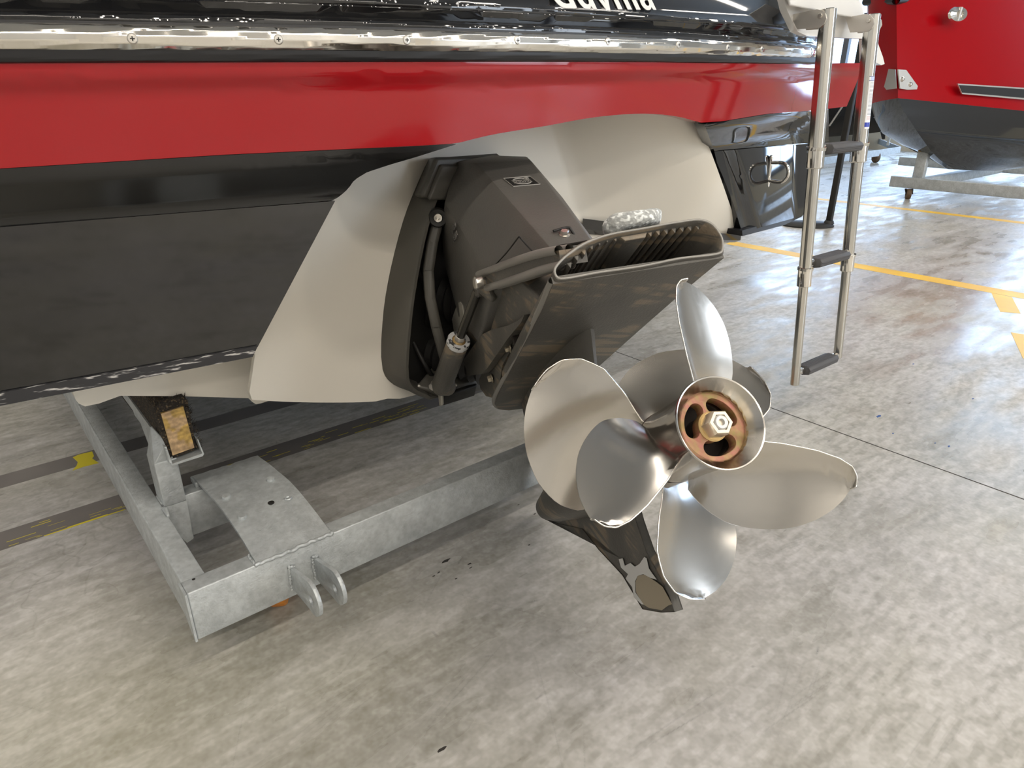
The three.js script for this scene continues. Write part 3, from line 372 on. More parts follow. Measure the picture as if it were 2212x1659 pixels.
{ // emblem: framed dark plate with a ring, an arrow and a name bar, in a shallow pocket
    const ex = D(0.075, 0.85, -0.590).sub(D(-0.070, 0.835, -0.560)).normalize(), ez = ex.clone().cross(D(0, 0.8425, -0.575).sub(D(0, 0.690, -0.475))).normalize(), ey = ez.clone().cross(ex), c = D(0.0, 0.748, -0.5025).addScaledVector(ez, -0.0005 + 0.0015);
  const cc = (() => { const n = ez, k = D(0, 0.690, -0.475).addScaledVector(ez, 0.0125).sub(HUB).dot(n); return DQ(1127, 393, n, k); })();
  const at = (x, y, z = 0) => cc.clone().addScaledVector(ex, x * 1.45).addScaledVector(ey, y * 1.4).addScaledVector(ez, z), frameOf = (w, h, z0, z1) => slab([at(-w, -h, z0), at(w, -h, z0), at(w, h, z0), at(-w, h, z0)], ez.clone().multiplyScalar(z1 - z0));
  const em = part('emblem', frameOf(0.026, 0.0165, -0.002, 0.0015), M.dark, cowl, 'small dark emblem plate with a ring and an arrow');
  const bars = []; for (const [a, b] of [[[-1, -1], [1, -1]], [[1, -1], [1, 1]], [[1, 1], [-1, 1]], [[-1, 1], [-1, -1]]]) bars.push(rod(at(a[0] * 0.0265, a[1] * 0.017, 0.0015), at(b[0] * 0.0265, b[1] * 0.017, 0.0015), 0.0012, 0.0012, 8));
  const pts = []; for (let i = 0; i < 40; i++) { const t = i / 40 * 6.2832; pts.push(at(0.0165 * Math.cos(t), 0.0115 * Math.sin(t), 0.002)); } bars.push(tube(pts, 0.0016, 80, 8, true), rod(at(0.0105, 0.0075, 0.0025), at(0.0165, 0.0120, 0.0025), 0.0018, 0.0018, 8), hull([at(0.019, 0.0145, 0.002), at(0.012, 0.0138, 0.002), at(0.0185, 0.0085, 0.002)], 0.001));
  const tg = new TextGeometry('VOLVO', { font, size: 0.0090, depth: 0.0012, curveSegments: 3 }); tg.computeBoundingBox(); tg.translate(-tg.boundingBox.max.x / 2, -0.0045, 0); tg.scale(1.02, 1, 1); tg.applyMatrix4(new THREE.Matrix4().makeBasis(ex, ey, ez).setPosition(at(0, 0, 0.002)));
  bars.push(tg, slab([at(-0.018, 0.0048, 0.001), at(0.018, 0.0048, 0.001), at(0.018, 0.0056, 0.001), at(-0.018, 0.0056, 0.001)], ez.clone().multiplyScalar(0.0012)), slab([at(-0.018, -0.0048, 0.001), at(0.018, -0.0048, 0.001), at(0.018, -0.0056, 0.001), at(-0.018, -0.0056, 0.001)], ez.clone().multiplyScalar(0.0012)));
  part('emblem_relief', bars, M.rim, em);
  // raised maker's lettering running up the port flank
  const a = DP(976, 507, -0.1600), b = DP(1003, 455, -0.1600), q = b.clone().sub(a).normalize(), nrm = de.clone().multiplyScalar(-1), yy = nrm.clone().cross(q).normalize(); nrm.copy(q).cross(yy);
  const l1 = new TextGeometry('VOLVO', { font, size: 0.014, depth: 0.0016, curveSegments: 3 }), l2 = new TextGeometry('PENTA', { font, size: 0.014, depth: 0.0016, curveSegments: 3 }); l2.translate(0.0, -0.022, 0); for (const l of [l1, l2]) l.applyMatrix4(new THREE.Matrix4().makeBasis(q, yy, nrm).setPosition(a.clone().addScaledVector(nrm, -0.0006)));
  part('moulded_lettering', [l1, l2], M.cowl, cowl);
}
{ // cowl bolt in its notch, hatch, seam
  const n = de.clone().cross(D(0, 0.690, -0.475).sub(D(0, 0.475, -0.335))).normalize(), p = D(0.0, 0.515, -0.362).addScaledVector(n, 0.010), t = de;
  const c = DQ(1219, 507, n, D(0.0, 0.475, -0.335).addScaledVector(n, 0.0115).sub(HUB).dot(n));
  part('cowl_bolt', hexBolt(c, n, 0.0095, 0.010), M.bolt, cowl); const q = [[-0.022, 0.012], [0.012, 0.016], [0.018, 0.010], [0.024, -0.010]].map(([x, y]) => c.clone().addScaledVector(t, x).addScaledVector(du, y)); part('bolt_notch', tube(q, 0.0028, 30, 8), M.dark, cowl);
  part('hatch_seam', tube([[1070, 572], [1095, 545], [1118, 515], [1121, 512], [1124, 514], [1138, 530], [1155, 548]].map(([x, y], i) => DP(x, y, -0.131 + 0.008 * Math.max(0, i - 3))), 0.0016, 60, 8), M.dark, cowl); part('cowl_seam', tube([[1180, 548], [1189, 539], [1210, 532], [1240, 527], [1268, 522]].map(([x, y]) => DP(x, y, -0.03)), 0.003, 40, 8), M.dark, cowl);
}
// intermediate housing below the cowling
part('upper_housing', hull([[-0.11, 0.47, -0.80], [0.11, 0.47, -0.80], [-0.11, 0.47, -0.40], [0.10, 0.47, -0.40], [-0.085, 0.33, -0.86], [0.085, 0.33, -0.86], [-0.12, 0.33, -0.25], [0.12, 0.33, -0.25], [-0.03, 0.47, -0.36], [0.05, 0.47, -0.36], [-0.10, 0.55, -0.80], [0.10, 0.55, -0.80]].map((p) => D(...p)), 0.01), M.drive, drive);
{ // exhaust outlet: D-shaped mouth at the end of the anti-ventilation plate
  const O = spline2([[-0.156, 0.300], [-0.155, 0.312], [-0.130, 0.338], [-0.095, 0.357], [-0.043, 0.3685], [0.03, 0.372], [0.10, 0.375], [0.149, 0.373], [0.168, 0.360], [0.176, 0.330], [0.169, 0.303], [0.163, 0.298], [0.08, 0.2985], [0.0, 0.295], [-0.08, 0.2955], [-0.152, 0.2955]], 72, true), cO = [0.005, 0.33];
  const ringAt = (k, d, s = 1, lift = 0) => O.slice(0, 72).map(([e, u]) => { const de0 = e - cO[0], du0 = u - cO[1], l = Math.hypot(de0, du0); return D(cO[0] + (de0 - k * de0 / Math.abs(de0 * 0.55 + 1e-4 * Math.sign(de0 || 1)) * 0.5 * Math.min(1, Math.abs(de0) * 12)) * s, cO[1] + (du0 - k * Math.sign(du0) * Math.min(1, Math.abs(du0) * 60)) + lift * (u > 0.31 ? 1 : 0) - (1 - s) * 0.12 * (u > 0.31 ? (u - 0.31) * 6 : 0), d); });
  const mouth = part('exhaust_outlet', loft([ringAt(0, -0.62, 0.86), ringAt(0, -0.35, 0.95), ringAt(0, -0.084), ringAt(0.002, -0.079), ringAt(0.006, -0.079), ringAt(0.0085, -0.084), ringAt(0.0085, -0.30, 0.94), ringAt(0.009, -0.50, 0.88)], false, true, 0.6), M.drive, drive, 'flattened exhaust outlet over the propellers');
  const lip = []; for (let i = 0; i < 72; i++) lip.push(ringAt(0.004, -0.0795)[i]); part('outlet_rim', tube(lip, 0.0022, 160, 8, true), M.rim, mouth, 'bare bright rim of the outlet');
  for (const e of [-0.118, -0.102, -0.086, -0.070, -0.054, -0.038, -0.022, 0.046, 0.062, 0.078, 0.094, 0.110, 0.126, 0.142]) { const u = 0.3625 - 0.9 * Math.pow(Math.max(0, -e - 0.035), 1.6) * 2.2; part('rib', hull([D(e - 0.003, u + 0.003, -0.092), D(e + 0.003, u + 0.003, -0.092), D(e, u - 0.004, -0.092), D(e * 0.95, u - 0.006, -0.30)], 0.0012), M.drive, mouth); }
  part('middle_pad', hull([D(-0.012, 0.364, -0.09), D(0.038, 0.366, -0.09), D(-0.006, 0.356, -0.09), D(0.032, 0.357, -0.09), D(-0.006, 0.352, -0.34), D(0.032, 0.352, -0.34)], 0.002), M.drive, mouth); part('duct_floor', slab([D(-0.135, 0.302, -0.45), D(0.145, 0.302, -0.45), D(0.145, 0.36, -0.45), D(-0.135, 0.36, -0.45)], dd.clone().multiplyScalar(-0.01)), M.soot, mouth);
}
{ // anti-ventilation plate, rounded in front
  const side = [[-0.159, -0.085], [-0.148, -0.20], [-0.137, -0.40], [-0.128, -0.60], [-0.121, -0.76], [-0.110, -0.85], [-0.085, -0.92], [-0.045, -0.965], [0, -0.98]], out = [...side, ...side.slice(0, -1).map(([e, d]) => [-e + 0.008, d]).reverse()];
  part('anti_ventilation_plate', slab(out.map(([e, d]) => D(e, 0.2935 + 0.006 * (1 - Math.min(1, Math.abs(e) * 8)) * 0, d)), du.clone().multiplyScalar(0.013)), M.drive, drive, 'scuffed flat plate above the propellers');
  part('plate_edge', tube(side.map(([e, d]) => D(e - 0.0005, 0.3005, d)), 0.0062, 60, 10), M.rim, drive, 'worn bright port edge of the plate');
  
}
{ // leg, gear case, skeg
  const sec = (u, d0, d1, w) => { const r = []; for (let i = 0; i < 28; i++) { const t = i / 28 * 6.2832, s = (1 - Math.cos(t)) / 2; r.push(D(w * Math.sin(t) * Math.pow(1 - s * 0.75, 0.35), u, mix(d1, d0, s))); } return r; };
  part('leg', loft([sec(0.300, -0.96, -0.345, 0.046), sec(0.22, -0.98, -0.385, 0.040), sec(0.13, -0.97, -0.385, 0.036), sec(0.03, -0.98, -0.38, 0.045)], true, true, 0.7), M.drive, drive);
  part('gear_case', lathe([[0, 0], [0.05, 0], [0.060, 0.012], [0.064, 0.10], [0.066, 0.25], [0.062, 0.40], [0.052, 0.54], [0.036, 0.65], [0.016, 0.72], [0, 0.74]], D(0, 0, -0.335), dd.clone().negate(), 40), M.drive, drive);
  const sk = [[-0.03, -1.02], [-0.055, -0.90], [-0.086, -0.72], [-0.142, -0.648], [-0.205, -0.545], [-0.262, -0.500], [-0.276, -0.488], [-0.281, -0.40], [-0.279, -0.338], [-0.250, -0.340], [-0.224, -0.352], [-0.165, -0.384], [-0.105, -0.390], [-0.03, -0.385]], skin2 = (e) => sk.map(([u, d]) => D(e, u, d));
  part('skeg', loft([skin2(-0.007).map((p, i) => p), skin2(-0.009), skin2(0.009), skin2(0.007)], true, true, 0.4), M.drive, drive, 'skeg fin with worn tip');
  const chip = (pts, e) => slab(pts.map(([x, y]) => DP(x, y, e)), de.clone().multiplyScalar(-0.0006));
  part('paint_chip', chip([[1337, 1208], [1345, 1206], [1350, 1222], [1362, 1216], [1372, 1224], [1382, 1218], [1392, 1203], [1397, 1206], [1402, 1228], [1410, 1240], [1419, 1252], [1405, 1248], [1390, 1240], [1378, 1244], [1372, 1256], [1373, 1280], [1392, 1306], [1386, 1305], [1370, 1290], [1366, 1268], [1352, 1250], [1357, 1240], [1342, 1226]], -0.0096), M.pale, drive, 'pale primer showing at the skeg tip');
  part('paint_chip', chip([[1378, 1244], [1392, 1241], [1406, 1249], [1420, 1258], [1432, 1268], [1443, 1288], [1452, 1305], [1444, 1308], [1430, 1318], [1402, 1313], [1391, 1306], [1375, 1280], [1373, 1258]], -0.0098), M.boltOld, drive, 'bare metal at the skeg tip');
  part('pickup_block', hull([D(0.045, 0.33, -1.0), D(0.045, 0.25, -1.03), D(0.07, 0.33, -0.95), D(0.07, 0.25, -0.98), D(0.045, 0.25, -0.95), D(0.045, 0.33, -0.92)], 0.004), M.satin, drive);
}
{ // port tilt ram: barrel on the shield, rod up to the cast arm of the plate
  const eye = D(-0.150, 0.512, -0.552), foot = drawn(onZ(953, 836, -1.26)), ax = eye.clone().sub(foot), L = ax.length(), n = ax.clone().normalize(), at = (t) => foot.clone().addScaledVector(n, t * L), gl = 0.50;
  const ram = part('tilt_ram', lathe([[0, 0], [0.026, 0.0], [0.029, 0.01], [0.029, gl * L - 0.002], [0.027, gl * L]], foot, n, 40), M.drive, drive, 'tilt ram barrel');
  part('ram_collar', lathe([[0.0185, 0.004], [0.0185, -0.012], [0.030, -0.012], [0.0305, 0.002], [0.029, 0.005], [0.0185, 0.004]], at(gl), n, 40), M.worn, ram, 'worn white collar'); part('ram_seal', lathe([[0.010, 0.006], [0.0125, 0.006], [0.0185, -0.002], [0.0185, -0.008], [0.010, -0.008]], at(gl), n, 40), M.brass, ram); part('ram_rod', rod(at(gl).addScaledVector(n, -0.01), at(0.97), 0.0115), M.rod, ram);
  part('rod_sleeve', rod(at(gl).addScaledVector(n, -0.004), at(gl).addScaledVector(n, 0.022), 0.0128), M.satin, ram);
  part('ram_foot', hull([foot, foot.clone().add(V(0.02, -0.006, 0)), foot.clone().addScaledVector(n, 0.05)], 0.025), M.drive, ram);
  // cast arm: two flanges and a web between, boss and pin at the end
  const up = [[1034, 593], [1075, 578], [1125, 560], [1170, 547], [1207, 541]], lo = [[1046, 624], [1085, 612], [1130, 597], [1175, 582], [1212, 574]], E = (i) => -0.150 + 0.006 * i, pu = up.map(([x, y], i) => DP(x, y, E(i))), pl = lo.map(([x, y], i) => DP(x, y, E(i)));
  const arm = part('ram_arm', gridGeo([pu, pl], de.clone().multiplyScalar(0.05), 0.6), M.drive, drive, 'cast arm from the ram to the outlet'); part('flange', [tube(pu, 0.0085, 50, 10), tube(pu.map((p) => p.clone().addScaledVector(de, 0.02)), 0.0085, 50, 10)], M.rim, arm); part('flange', [tube(pl, 0.0085, 50, 10), tube(pl.map((p) => p.clone().addScaledVector(de, 0.02)), 0.0085, 50, 10)], M.rim, arm);
  part('boss', [rod(eye.clone().addScaledVector(de, -0.012), eye.clone().addScaledVector(de, 0.05), 0.026, 0.026, 32), hull([eye.clone().addScaledVector(de, 0.0), DP(1050, 610, -0.148), DP(1062, 640, -0.14)], 0.013)], M.drive, arm); const pin = DP(1042, 610, -0.163); part('pin_head', lathe([[0, 0], [0.0135, 0], [0.0145, 0.004], [0.0145, 0.016], [0.012, 0.019], [0, 0.019]], pin, de.clone().negate(), 24), M.bolt, arm, 'bright pin head');
}
{ // splash fins on the port side of the leg, their bolts, the chipped corner
  const fin = (pts, e, t) => slab(pts.map(([x, y]) => DP(x, y, e)), de.clone().multiplyScalar(t));
  part('splash_fin', fin([[988, 806], [1003, 775], [1024, 745], [1042, 722], [1062, 712], [1095, 704], [1120, 692], [1133, 680], [1125, 697], [1098, 730], [1070, 770], [1052, 796], [1040, 808], [1010, 812]], -0.142, 0.02), M.drive, drive); part('splash_fin', fin([[1046, 795], [1060, 770], [1085, 735], [1115, 705], [1150, 672], [1158, 662], [1140, 700], [1105, 752], [1085, 790], [1078, 840], [1068, 860], [1050, 856], [1038, 840], [1034, 822]], -0.118, 0.03), M.drive, drive);
  for (const [x, y] of [[1102, 752], [1063, 817]]) part('fin_bolt', hexBolt(DP(x, y, -0.121), de.clone().negate().addScaledVector(dd, -0.2), 0.009, 0.012), M.boltOld, drive);
  part('housing_front', hull([DP(975, 640, -0.13), DP(1010, 690, -0.13), DP(985, 790, -0.08), DP(950, 790, -0.02), DP(1000, 840, -0.02), DP(1060, 830, -0.02), DP(1100, 720, -0.10), DP(1070, 640, -0.10)], 0.008), M.drive, drive); part('chipped_edge', fin([[976, 690], [988, 655], [994, 652], [998, 660], [1002, 688], [1006, 695], [992, 712], [984, 735]], -0.158, 0.02), M.bare, drive, 'chipped pale metal edge');
}
// ------------------------------------------------------------------ the two counter-turning propellers
function propeller(name, label, z0, hand, phi0, R, span, hubProfile, group) {
  const c = D(0, 0, z0), t = thing(name, [c.x, c.y, c.z], label, 'propeller', group), hub = part('hub', lathe(hubProfile, D(0, 0, 0), dd, 72), M.prop, t);
  const at = (r, a, z) => D(r * Math.cos(a), r * Math.sin(a), z), PITCH2 = 0.56, Rh = 0.060;
  for (let k = 0; k < 3; k++) {
    const N = 26, C = 16, face = [], back = [], ph = phi0[k] * rad;
    for (let i = 0; i <= N; i++) {
      const s = i / N, r = mix(Rh - 0.006, R, 1 - Math.pow(1 - s, 1.7)), q = Math.max(0, (r - Rh) / (R - Rh)), f = [], b = [];
      const tr = span.trail(q), ld = span.lead(q);              // angles behind the blade's straight edge, degrees
      for (let j = 0; j <= C; j++) {
        const g = j / C, a = mix(tr, ld, g) * rad, phi = ph - hand * a, sweepZ = span.rake(q) - PITCH2 * a / (2 * Math.PI) * (1 - 0.15 * (1 - q)) + span.cup * 0.012 * Math.pow(1 - g, 6), th = 0.0016 + 0.007 * (1 - q) * 4 * g * (1 - g);
        f.push(at(r, phi, z0 + sweepZ + th / 2)); b.push(at(r, phi, z0 + sweepZ - th / 2));
      }
      face.push(f); back.push(b);
    }
    const v = [], quad = (a, b, c2, d) => v.push(a, b, c2, a, c2, d);
    for (let i = 0; i < N; i++) for (let j = 0; j < C; j++) { quad(face[i][j], face[i + 1][j], face[i + 1][j + 1], face[i][j + 1]); quad(back[i][j], back[i][j + 1], back[i + 1][j + 1], back[i + 1][j]); }
    const rim = (x, y) => { for (let i = 0; i + 1 < x.length; i++) quad(x[i], x[i + 1], y[i + 1], y[i]); }; rim(face.map((r2) => r2[0]), back.map((r2) => r2[0])); rim(face.map((r2) => r2[C]), back.map((r2) => r2[C])); rim(face[N], back[N]);
    const m = part('blade', creased(new THREE.BufferGeometry().setFromPoints(v), 0.7), M.prop, t);
    const edge = [...face.map((r2, i) => r2[0].clone().lerp(back[i][0], 0.5)), ...face[N].slice(1).map((p, j) => p.clone().lerp(back[N][j + 1], 0.5))]; part('blade_edge', tube(edge, 0.0013, 60, 6), M.propEdge, m);
  }
  return t;
}
const table = (t) => (q) => { let i = 0; while (i < t.length - 2 && t[i + 1][0] < q) i++; const f = clamp((q - t[i][0]) / (t[i + 1][0] - t[i][0])); return mix(t[i][1], t[i + 1][1], f); };
const lead1 = table([[0, 66], [0.1, 70], [0.3, 62], [0.47, 54], [0.63, 43], [0.78, 33], [0.88, 25], [0.95, 18], [0.985, 13], [1, 9]]), trail1 = table([[0, 0], [0.3, -2], [0.6, -1.5], [0.8, 0], [0.92, 2], [0.98, 5], [1, 8.5]]);
const rear = propeller('rear_propeller', 'polished steel aft propeller with three blades and the open flared hub', -0.052, 1, [89, 210, 333], 0.243, { lead: lead1, trail: trail1, rake: (q) => 0.035 * q, cup: 1 },
  [[0.052, -0.165], [0.0625, -0.165], [0.0632, -0.06], [0.0655, -0.025], [0.0725, 0.0], [0.0715, 0.0022], [0.0695, 0.0015], [0.0555, -0.018], [0.0535, -0.021], [0.0535, -0.055], [0.045, -0.055], [0.045, -0.165], [0.052, -0.165]], null);
const lead2 = table([[0, 92], [0.15, 94], [0.35, 90], [0.5, 84], [0.66, 74], [0.8, 61], [0.9, 48], [0.96, 38], [0.99, 30], [1, 24]]), trail2 = table([[0, 0], [0.3, -3], [0.6, -2], [0.8, 3], [0.92, 9], [0.98, 16], [1, 23]]);
propeller('front_propeller', 'polished steel forward propeller with three broad blades behind the aft one', -0.20, -1, [118, 245, 364], 0.255, { lead: lead2, trail: trail2, rake: (q) => 0.02 * q, cup: 1 },
  [[0.03, -0.33], [0.062, -0.33], [0.064, -0.32], [0.0635, -0.17], [0.03, -0.17], [0.03, -0.33]], null);
{ // inside the aft hub: bronze carrier with three kidney openings, castle nut, shaft end
  const z = -0.027, sh = new THREE.Shape(); sh.absarc(0, 0, 0.0532, 0, Math.PI * 2); for (const a of [150, 38, -85]) { const h = new THREE.Path(), w = 29 * rad, c = a * rad; h.absarc(0, 0, 0.0465, c - w, c + w, false); h.absarc(0.03375 * Math.cos(c + w), 0.03375 * Math.sin(c + w), 0.01275, c + w, c + w + Math.PI, false); h.absarc(0, 0, 0.0210, c + w, c - w, true); h.absarc(0.03375 * Math.cos(c - w), 0.03375 * Math.sin(c - w), 0.01275, c - w + Math.PI, c - w + 2 * Math.PI, false); sh.holes.push(h); }
  const g = new THREE.ExtrudeGeometry(sh, { depth: 0.02, bevelEnabled: true, bevelSize: 0.0012, bevelThickness: 0.0012, bevelSegments: 2, curveSegments: 20 }); g.applyMatrix4(new THREE.Matrix4().makeBasis(de, du, dd).setPosition(D(0, 0, z - 0.02))); part('hub_carrier', creased(clean(g), 0.5), M.bronze, rear, 'brown corroded bronze carrier');
  part('hub_core', lathe([[0, -0.078], [0.0525, -0.078], [0.0525, -0.056], [0.0485, -0.056], [0.0485, -0.074], [0.021, -0.074], [0.021, -0.05], [0, -0.05]], D(0, 0, 0), dd), M.soot, rear);
  part('washer', lathe([[0, z], [0.0235, z], [0.0235, z + 0.003], [0.021, z + 0.005], [0, z + 0.005]], D(0, 0, 0), dd), M.brass, rear); const nut = part('hub_nut', lathe([[0.0, z], [0.0205, z + 0.002], [0.0205, z + 0.026], [0.0185, z + 0.029], [0.0135, z + 0.029], [0.0125, z + 0.025], [0, z + 0.025]], D(0, 0, 0), dd, 6), M.nut, rear, 'hexagonal hub nut');
  part('shaft_end', lathe([[0.0045, z + 0.021], [0.0052, z + 0.030], [0.0095, z + 0.031], [0.0115, z + 0.028], [0.0118, z + 0.02], [0, z + 0.02]], D(0, 0, 0), dd, 32), M.pale, nut);
}
{ // stone left lying on the outlet
  const n = du, c = DU(1367, 483, 0.392), g = new THREE.IcosahedronGeometry(1, 4), p = g.attributes.position, q = V();
  const t = thing('stone', [c.x, c.y, c.z], 'speckled pale grey stone lying on top of the exhaust outlet', 'stone');
  for (let i = 0; i < p.count; i++) { q.fromBufferAttribute(p, i); const k = 1 + 0.09 * Math.sin(q.x * 4.1 + 1) * Math.cos(q.y * 3 + q.z * 2) + 0.025 * Math.sin(q.z * 9 + q.x * 6); const x = Math.sign(q.x) * Math.pow(Math.abs(q.x), 0.8) * 0.060 * k, y = Math.max(-0.75, Math.min(0.8, q.y)) * 0.019 * k + (q.x > 0 ? 0.004 * q.x : 0), z = q.z * 0.034 * k; const w = c.clone().addScaledVector(de, x).addScaledVector(n, y).addScaledVector(dd, z); p.setXYZ(i, w.x, w.y, w.z); }
  part('stone_body', toCreasedNormals(g, 0.7), M.stone, t);
}

DRAWN = null;
// ------------------------------------------------------------------ galvanised cradle under the boat
const TOP = 0.197, BOT = 0.093, cradle = thing('boat_cradle', [0.9, 0, -1.6], 'galvanised steel boat cradle with a welded curved plate and twin lugs on its crossbeam', 'cradle');
const channel = (a, b, t = 0.006) => a;                       // open C sections with rounded outer corners
part('side_rail', [rbox([0.166, BOT, -5.5], [0.172, TOP, -1.085], 0.0025), rbox([0.166, TOP - 0.006, -5.5], [0.207, TOP, -1.083], 0.0028), rbox([0.166, BOT, -5.5], [0.207, BOT + 0.006, -1.083], 0.0028)], M.galv, cradle);
part('end_cap', slab([V(0.1645, TOP + 0.0005, -1.118), V(0.1645, TOP + 0.0005, -1.0765), V(0.1645, BOT - 0.001, -1.0765), V(0.1645, BOT - 0.001, -1.085), V(0.1645, BOT + 0.028, -1.115)], V(-0.004, 0, 0)), M.galv, cradle);
part('crossbeam', [rbox([0.165, BOT, -1.084], [1.62, TOP, -1.078], 0.0028), rbox([0.165, TOP - 0.006, -1.119], [1.62, TOP + 0.0004, -1.078], 0.0029), rbox([0.165, BOT, -1.119], [1.62, BOT + 0.006, -1.078], 0.0029)], M.galv, cradle, 'rear crossbeam');
part('crossbeam', [rbox([0.207, BOT, -1.416], [0.44, TOP, -1.410], 0.0028), rbox([0.207, TOP - 0.006, -1.452], [0.44, TOP + 0.0004, -1.410], 0.0029), rbox([0.207, BOT, -1.452], [0.44, BOT + 0.006, -1.410], 0.0029)], M.galv, cradle, 'inner crossbeam');
part('crossbeam', rbox([0.207, BOT, -3.8], [1.60, TOP, -3.75], 0.003), M.galv, cradle);
{ // curved plate between the two crossbeams, with bolt heads, crease and weld beads
  const X0 = 0.288, X1 = 0.436, rows = []; for (let i = 0; i <= 28; i++) { const t = i / 28, z = mix(-1.458, -1.081, t), y = TOP + 0.004 + 0.026 * Math.pow(Math.sin(Math.PI * Math.pow(t, 1.15)), 1.0) + 0.010 * (1 - t) * (1 - t); const r = []; for (let j = 0; j <= 16; j++) { const s = j / 16, c = Math.exp(-Math.pow((s - 0.55) / 0.05, 2)) * 0.002; r.push(V(mix(X0, X1, s), y - c + 0.0006 * Math.sin(s * 30 + t * 17), z)); } rows.push(r); }
  const plate = part('curved_plate', gridGeo(rows, V(0, -0.006, 0), 0.7), M.galv, cradle, 'curved galvanised plate with bolt heads');
  const on = (x, z) => { const t = (z + 1.458) / 0.377; return V(x, TOP + 0.004 + 0.026 * Math.sin(Math.PI * Math.pow(t, 1.15)) + 0.010 * (1 - t) * (1 - t), z); };
  for (const [x, y] of [[490, 1080], [524, 1120], [586, 1041]]) { const p = onY(x, y, TOP + 0.026); part('plate_bolt', lathe([[0, -0.002], [0.0085, -0.002], [0.0092, 0.001], [0.008, 0.0055], [0, 0.0062]], on(p.x, p.z), V(0, 1, 0.05), 10), M.galv, plate); }
  { const p = onY(623, 1080, TOP + 0.026), q = on(p.x, p.z); part('plate_bolt', lathe([[0.003, 0.001], [0.0045, 0.001], [0.0075, 0.0], [0.0085, 0.001], [0.0072, 0.003], [0.0045, 0.0028], [0.003, 0.001]], q, V(0, 1, 0), 20), M.galv, plate); const h = onY(586, 1089, TOP + 0.026), k = on(h.x, h.z); part('plate_hole', lathe([[0, 0.0003], [0.0065, 0.0003], [0.0065, -0.004], [0, -0.004]], k, V(0, 1, 0), 20), M.dark, plate); }
  const weld = (a, b, r) => { const pts = []; for (let i = 0; i <= 24; i++) pts.push(a.clone().lerp(b, i / 24).add(V((rnd() - 0.5) * r * 0.6, (rnd() - 0.5) * r * 0.7, (rnd() - 0.5) * r * 0.7))); return tube(pts, r, 80, 8); };
  part('weld_bead', weld(V(X0 - 0.004, TOP + 0.001, -1.079), V(X1 + 0.004, TOP + 0.001, -1.079), 0.004), M.galv, plate); part('weld_bead', weld(V(X0 - 0.002, TOP, -1.079), V(X0 - 0.002, TOP + 0.002, -1.115), 0.003), M.galv, plate); part('weld_bead', weld(V(X1 + 0.002, TOP, -1.079), V(X1 + 0.002, TOP + 0.002, -1.118), 0.003), M.galv, plate); part('plate_lip', rbox([X0 - 0.004, TOP, -1.462], [X0 + 0.003, TOP + 0.013, -1.425], 0.002), M.galv, plate);
  part('drain_hole', lathe([[0, 0.0006], [0.003, 0.0006], [0.003, -0.002], [0, -0.002]], V(0.186, TOP, -1.112), V(0, 1, 0), 16), M.dark, cradle);
  for (const x of [0.352, 0.4]) {                             // lugs under the plate: rounded ears with a pin hole
    const sh = new THREE.Shape(); const yc = 0.148, zc = -0.988, r = 0.035; sh.moveTo(-1.079, 0.160); sh.lineTo(-1.070, 0.162); sh.lineTo(zc - r * 0.25, yc + r * 0.968); sh.absarc(zc, yc, r, 1.82, -1.9, true); sh.lineTo(-1.079, 0.112); sh.lineTo(-1.079, 0.162);
    const h = new THREE.Path(); h.absarc(zc, yc - 0.004, 0.0095, 0, Math.PI * 2); sh.holes.push(h);
    const g = new THREE.ExtrudeGeometry(sh, { depth: 0.006, bevelEnabled: true, bevelSize: 0.001, bevelThickness: 0.001, bevelSegments: 2, curveSegments: 20 }); g.applyMatrix4(new THREE.Matrix4().makeBasis(V(0, 0, 1), V(0, 1, 0), V(-1, 0, 0)).setPosition(V(x, 0, 0)));
    const lug = part('lug', creased(clean(g), 0.5), M.galv, cradle); part('weld_bead', [weld(V(x - 0.009, 0.163, -1.076), V(x - 0.009, 0.112, -1.076), 0.0028), weld(V(x + 0.002, 0.163, -1.076), V(x - 0.008, 0.166, -1.076), 0.0034)], M.galv, lug);
  }
}
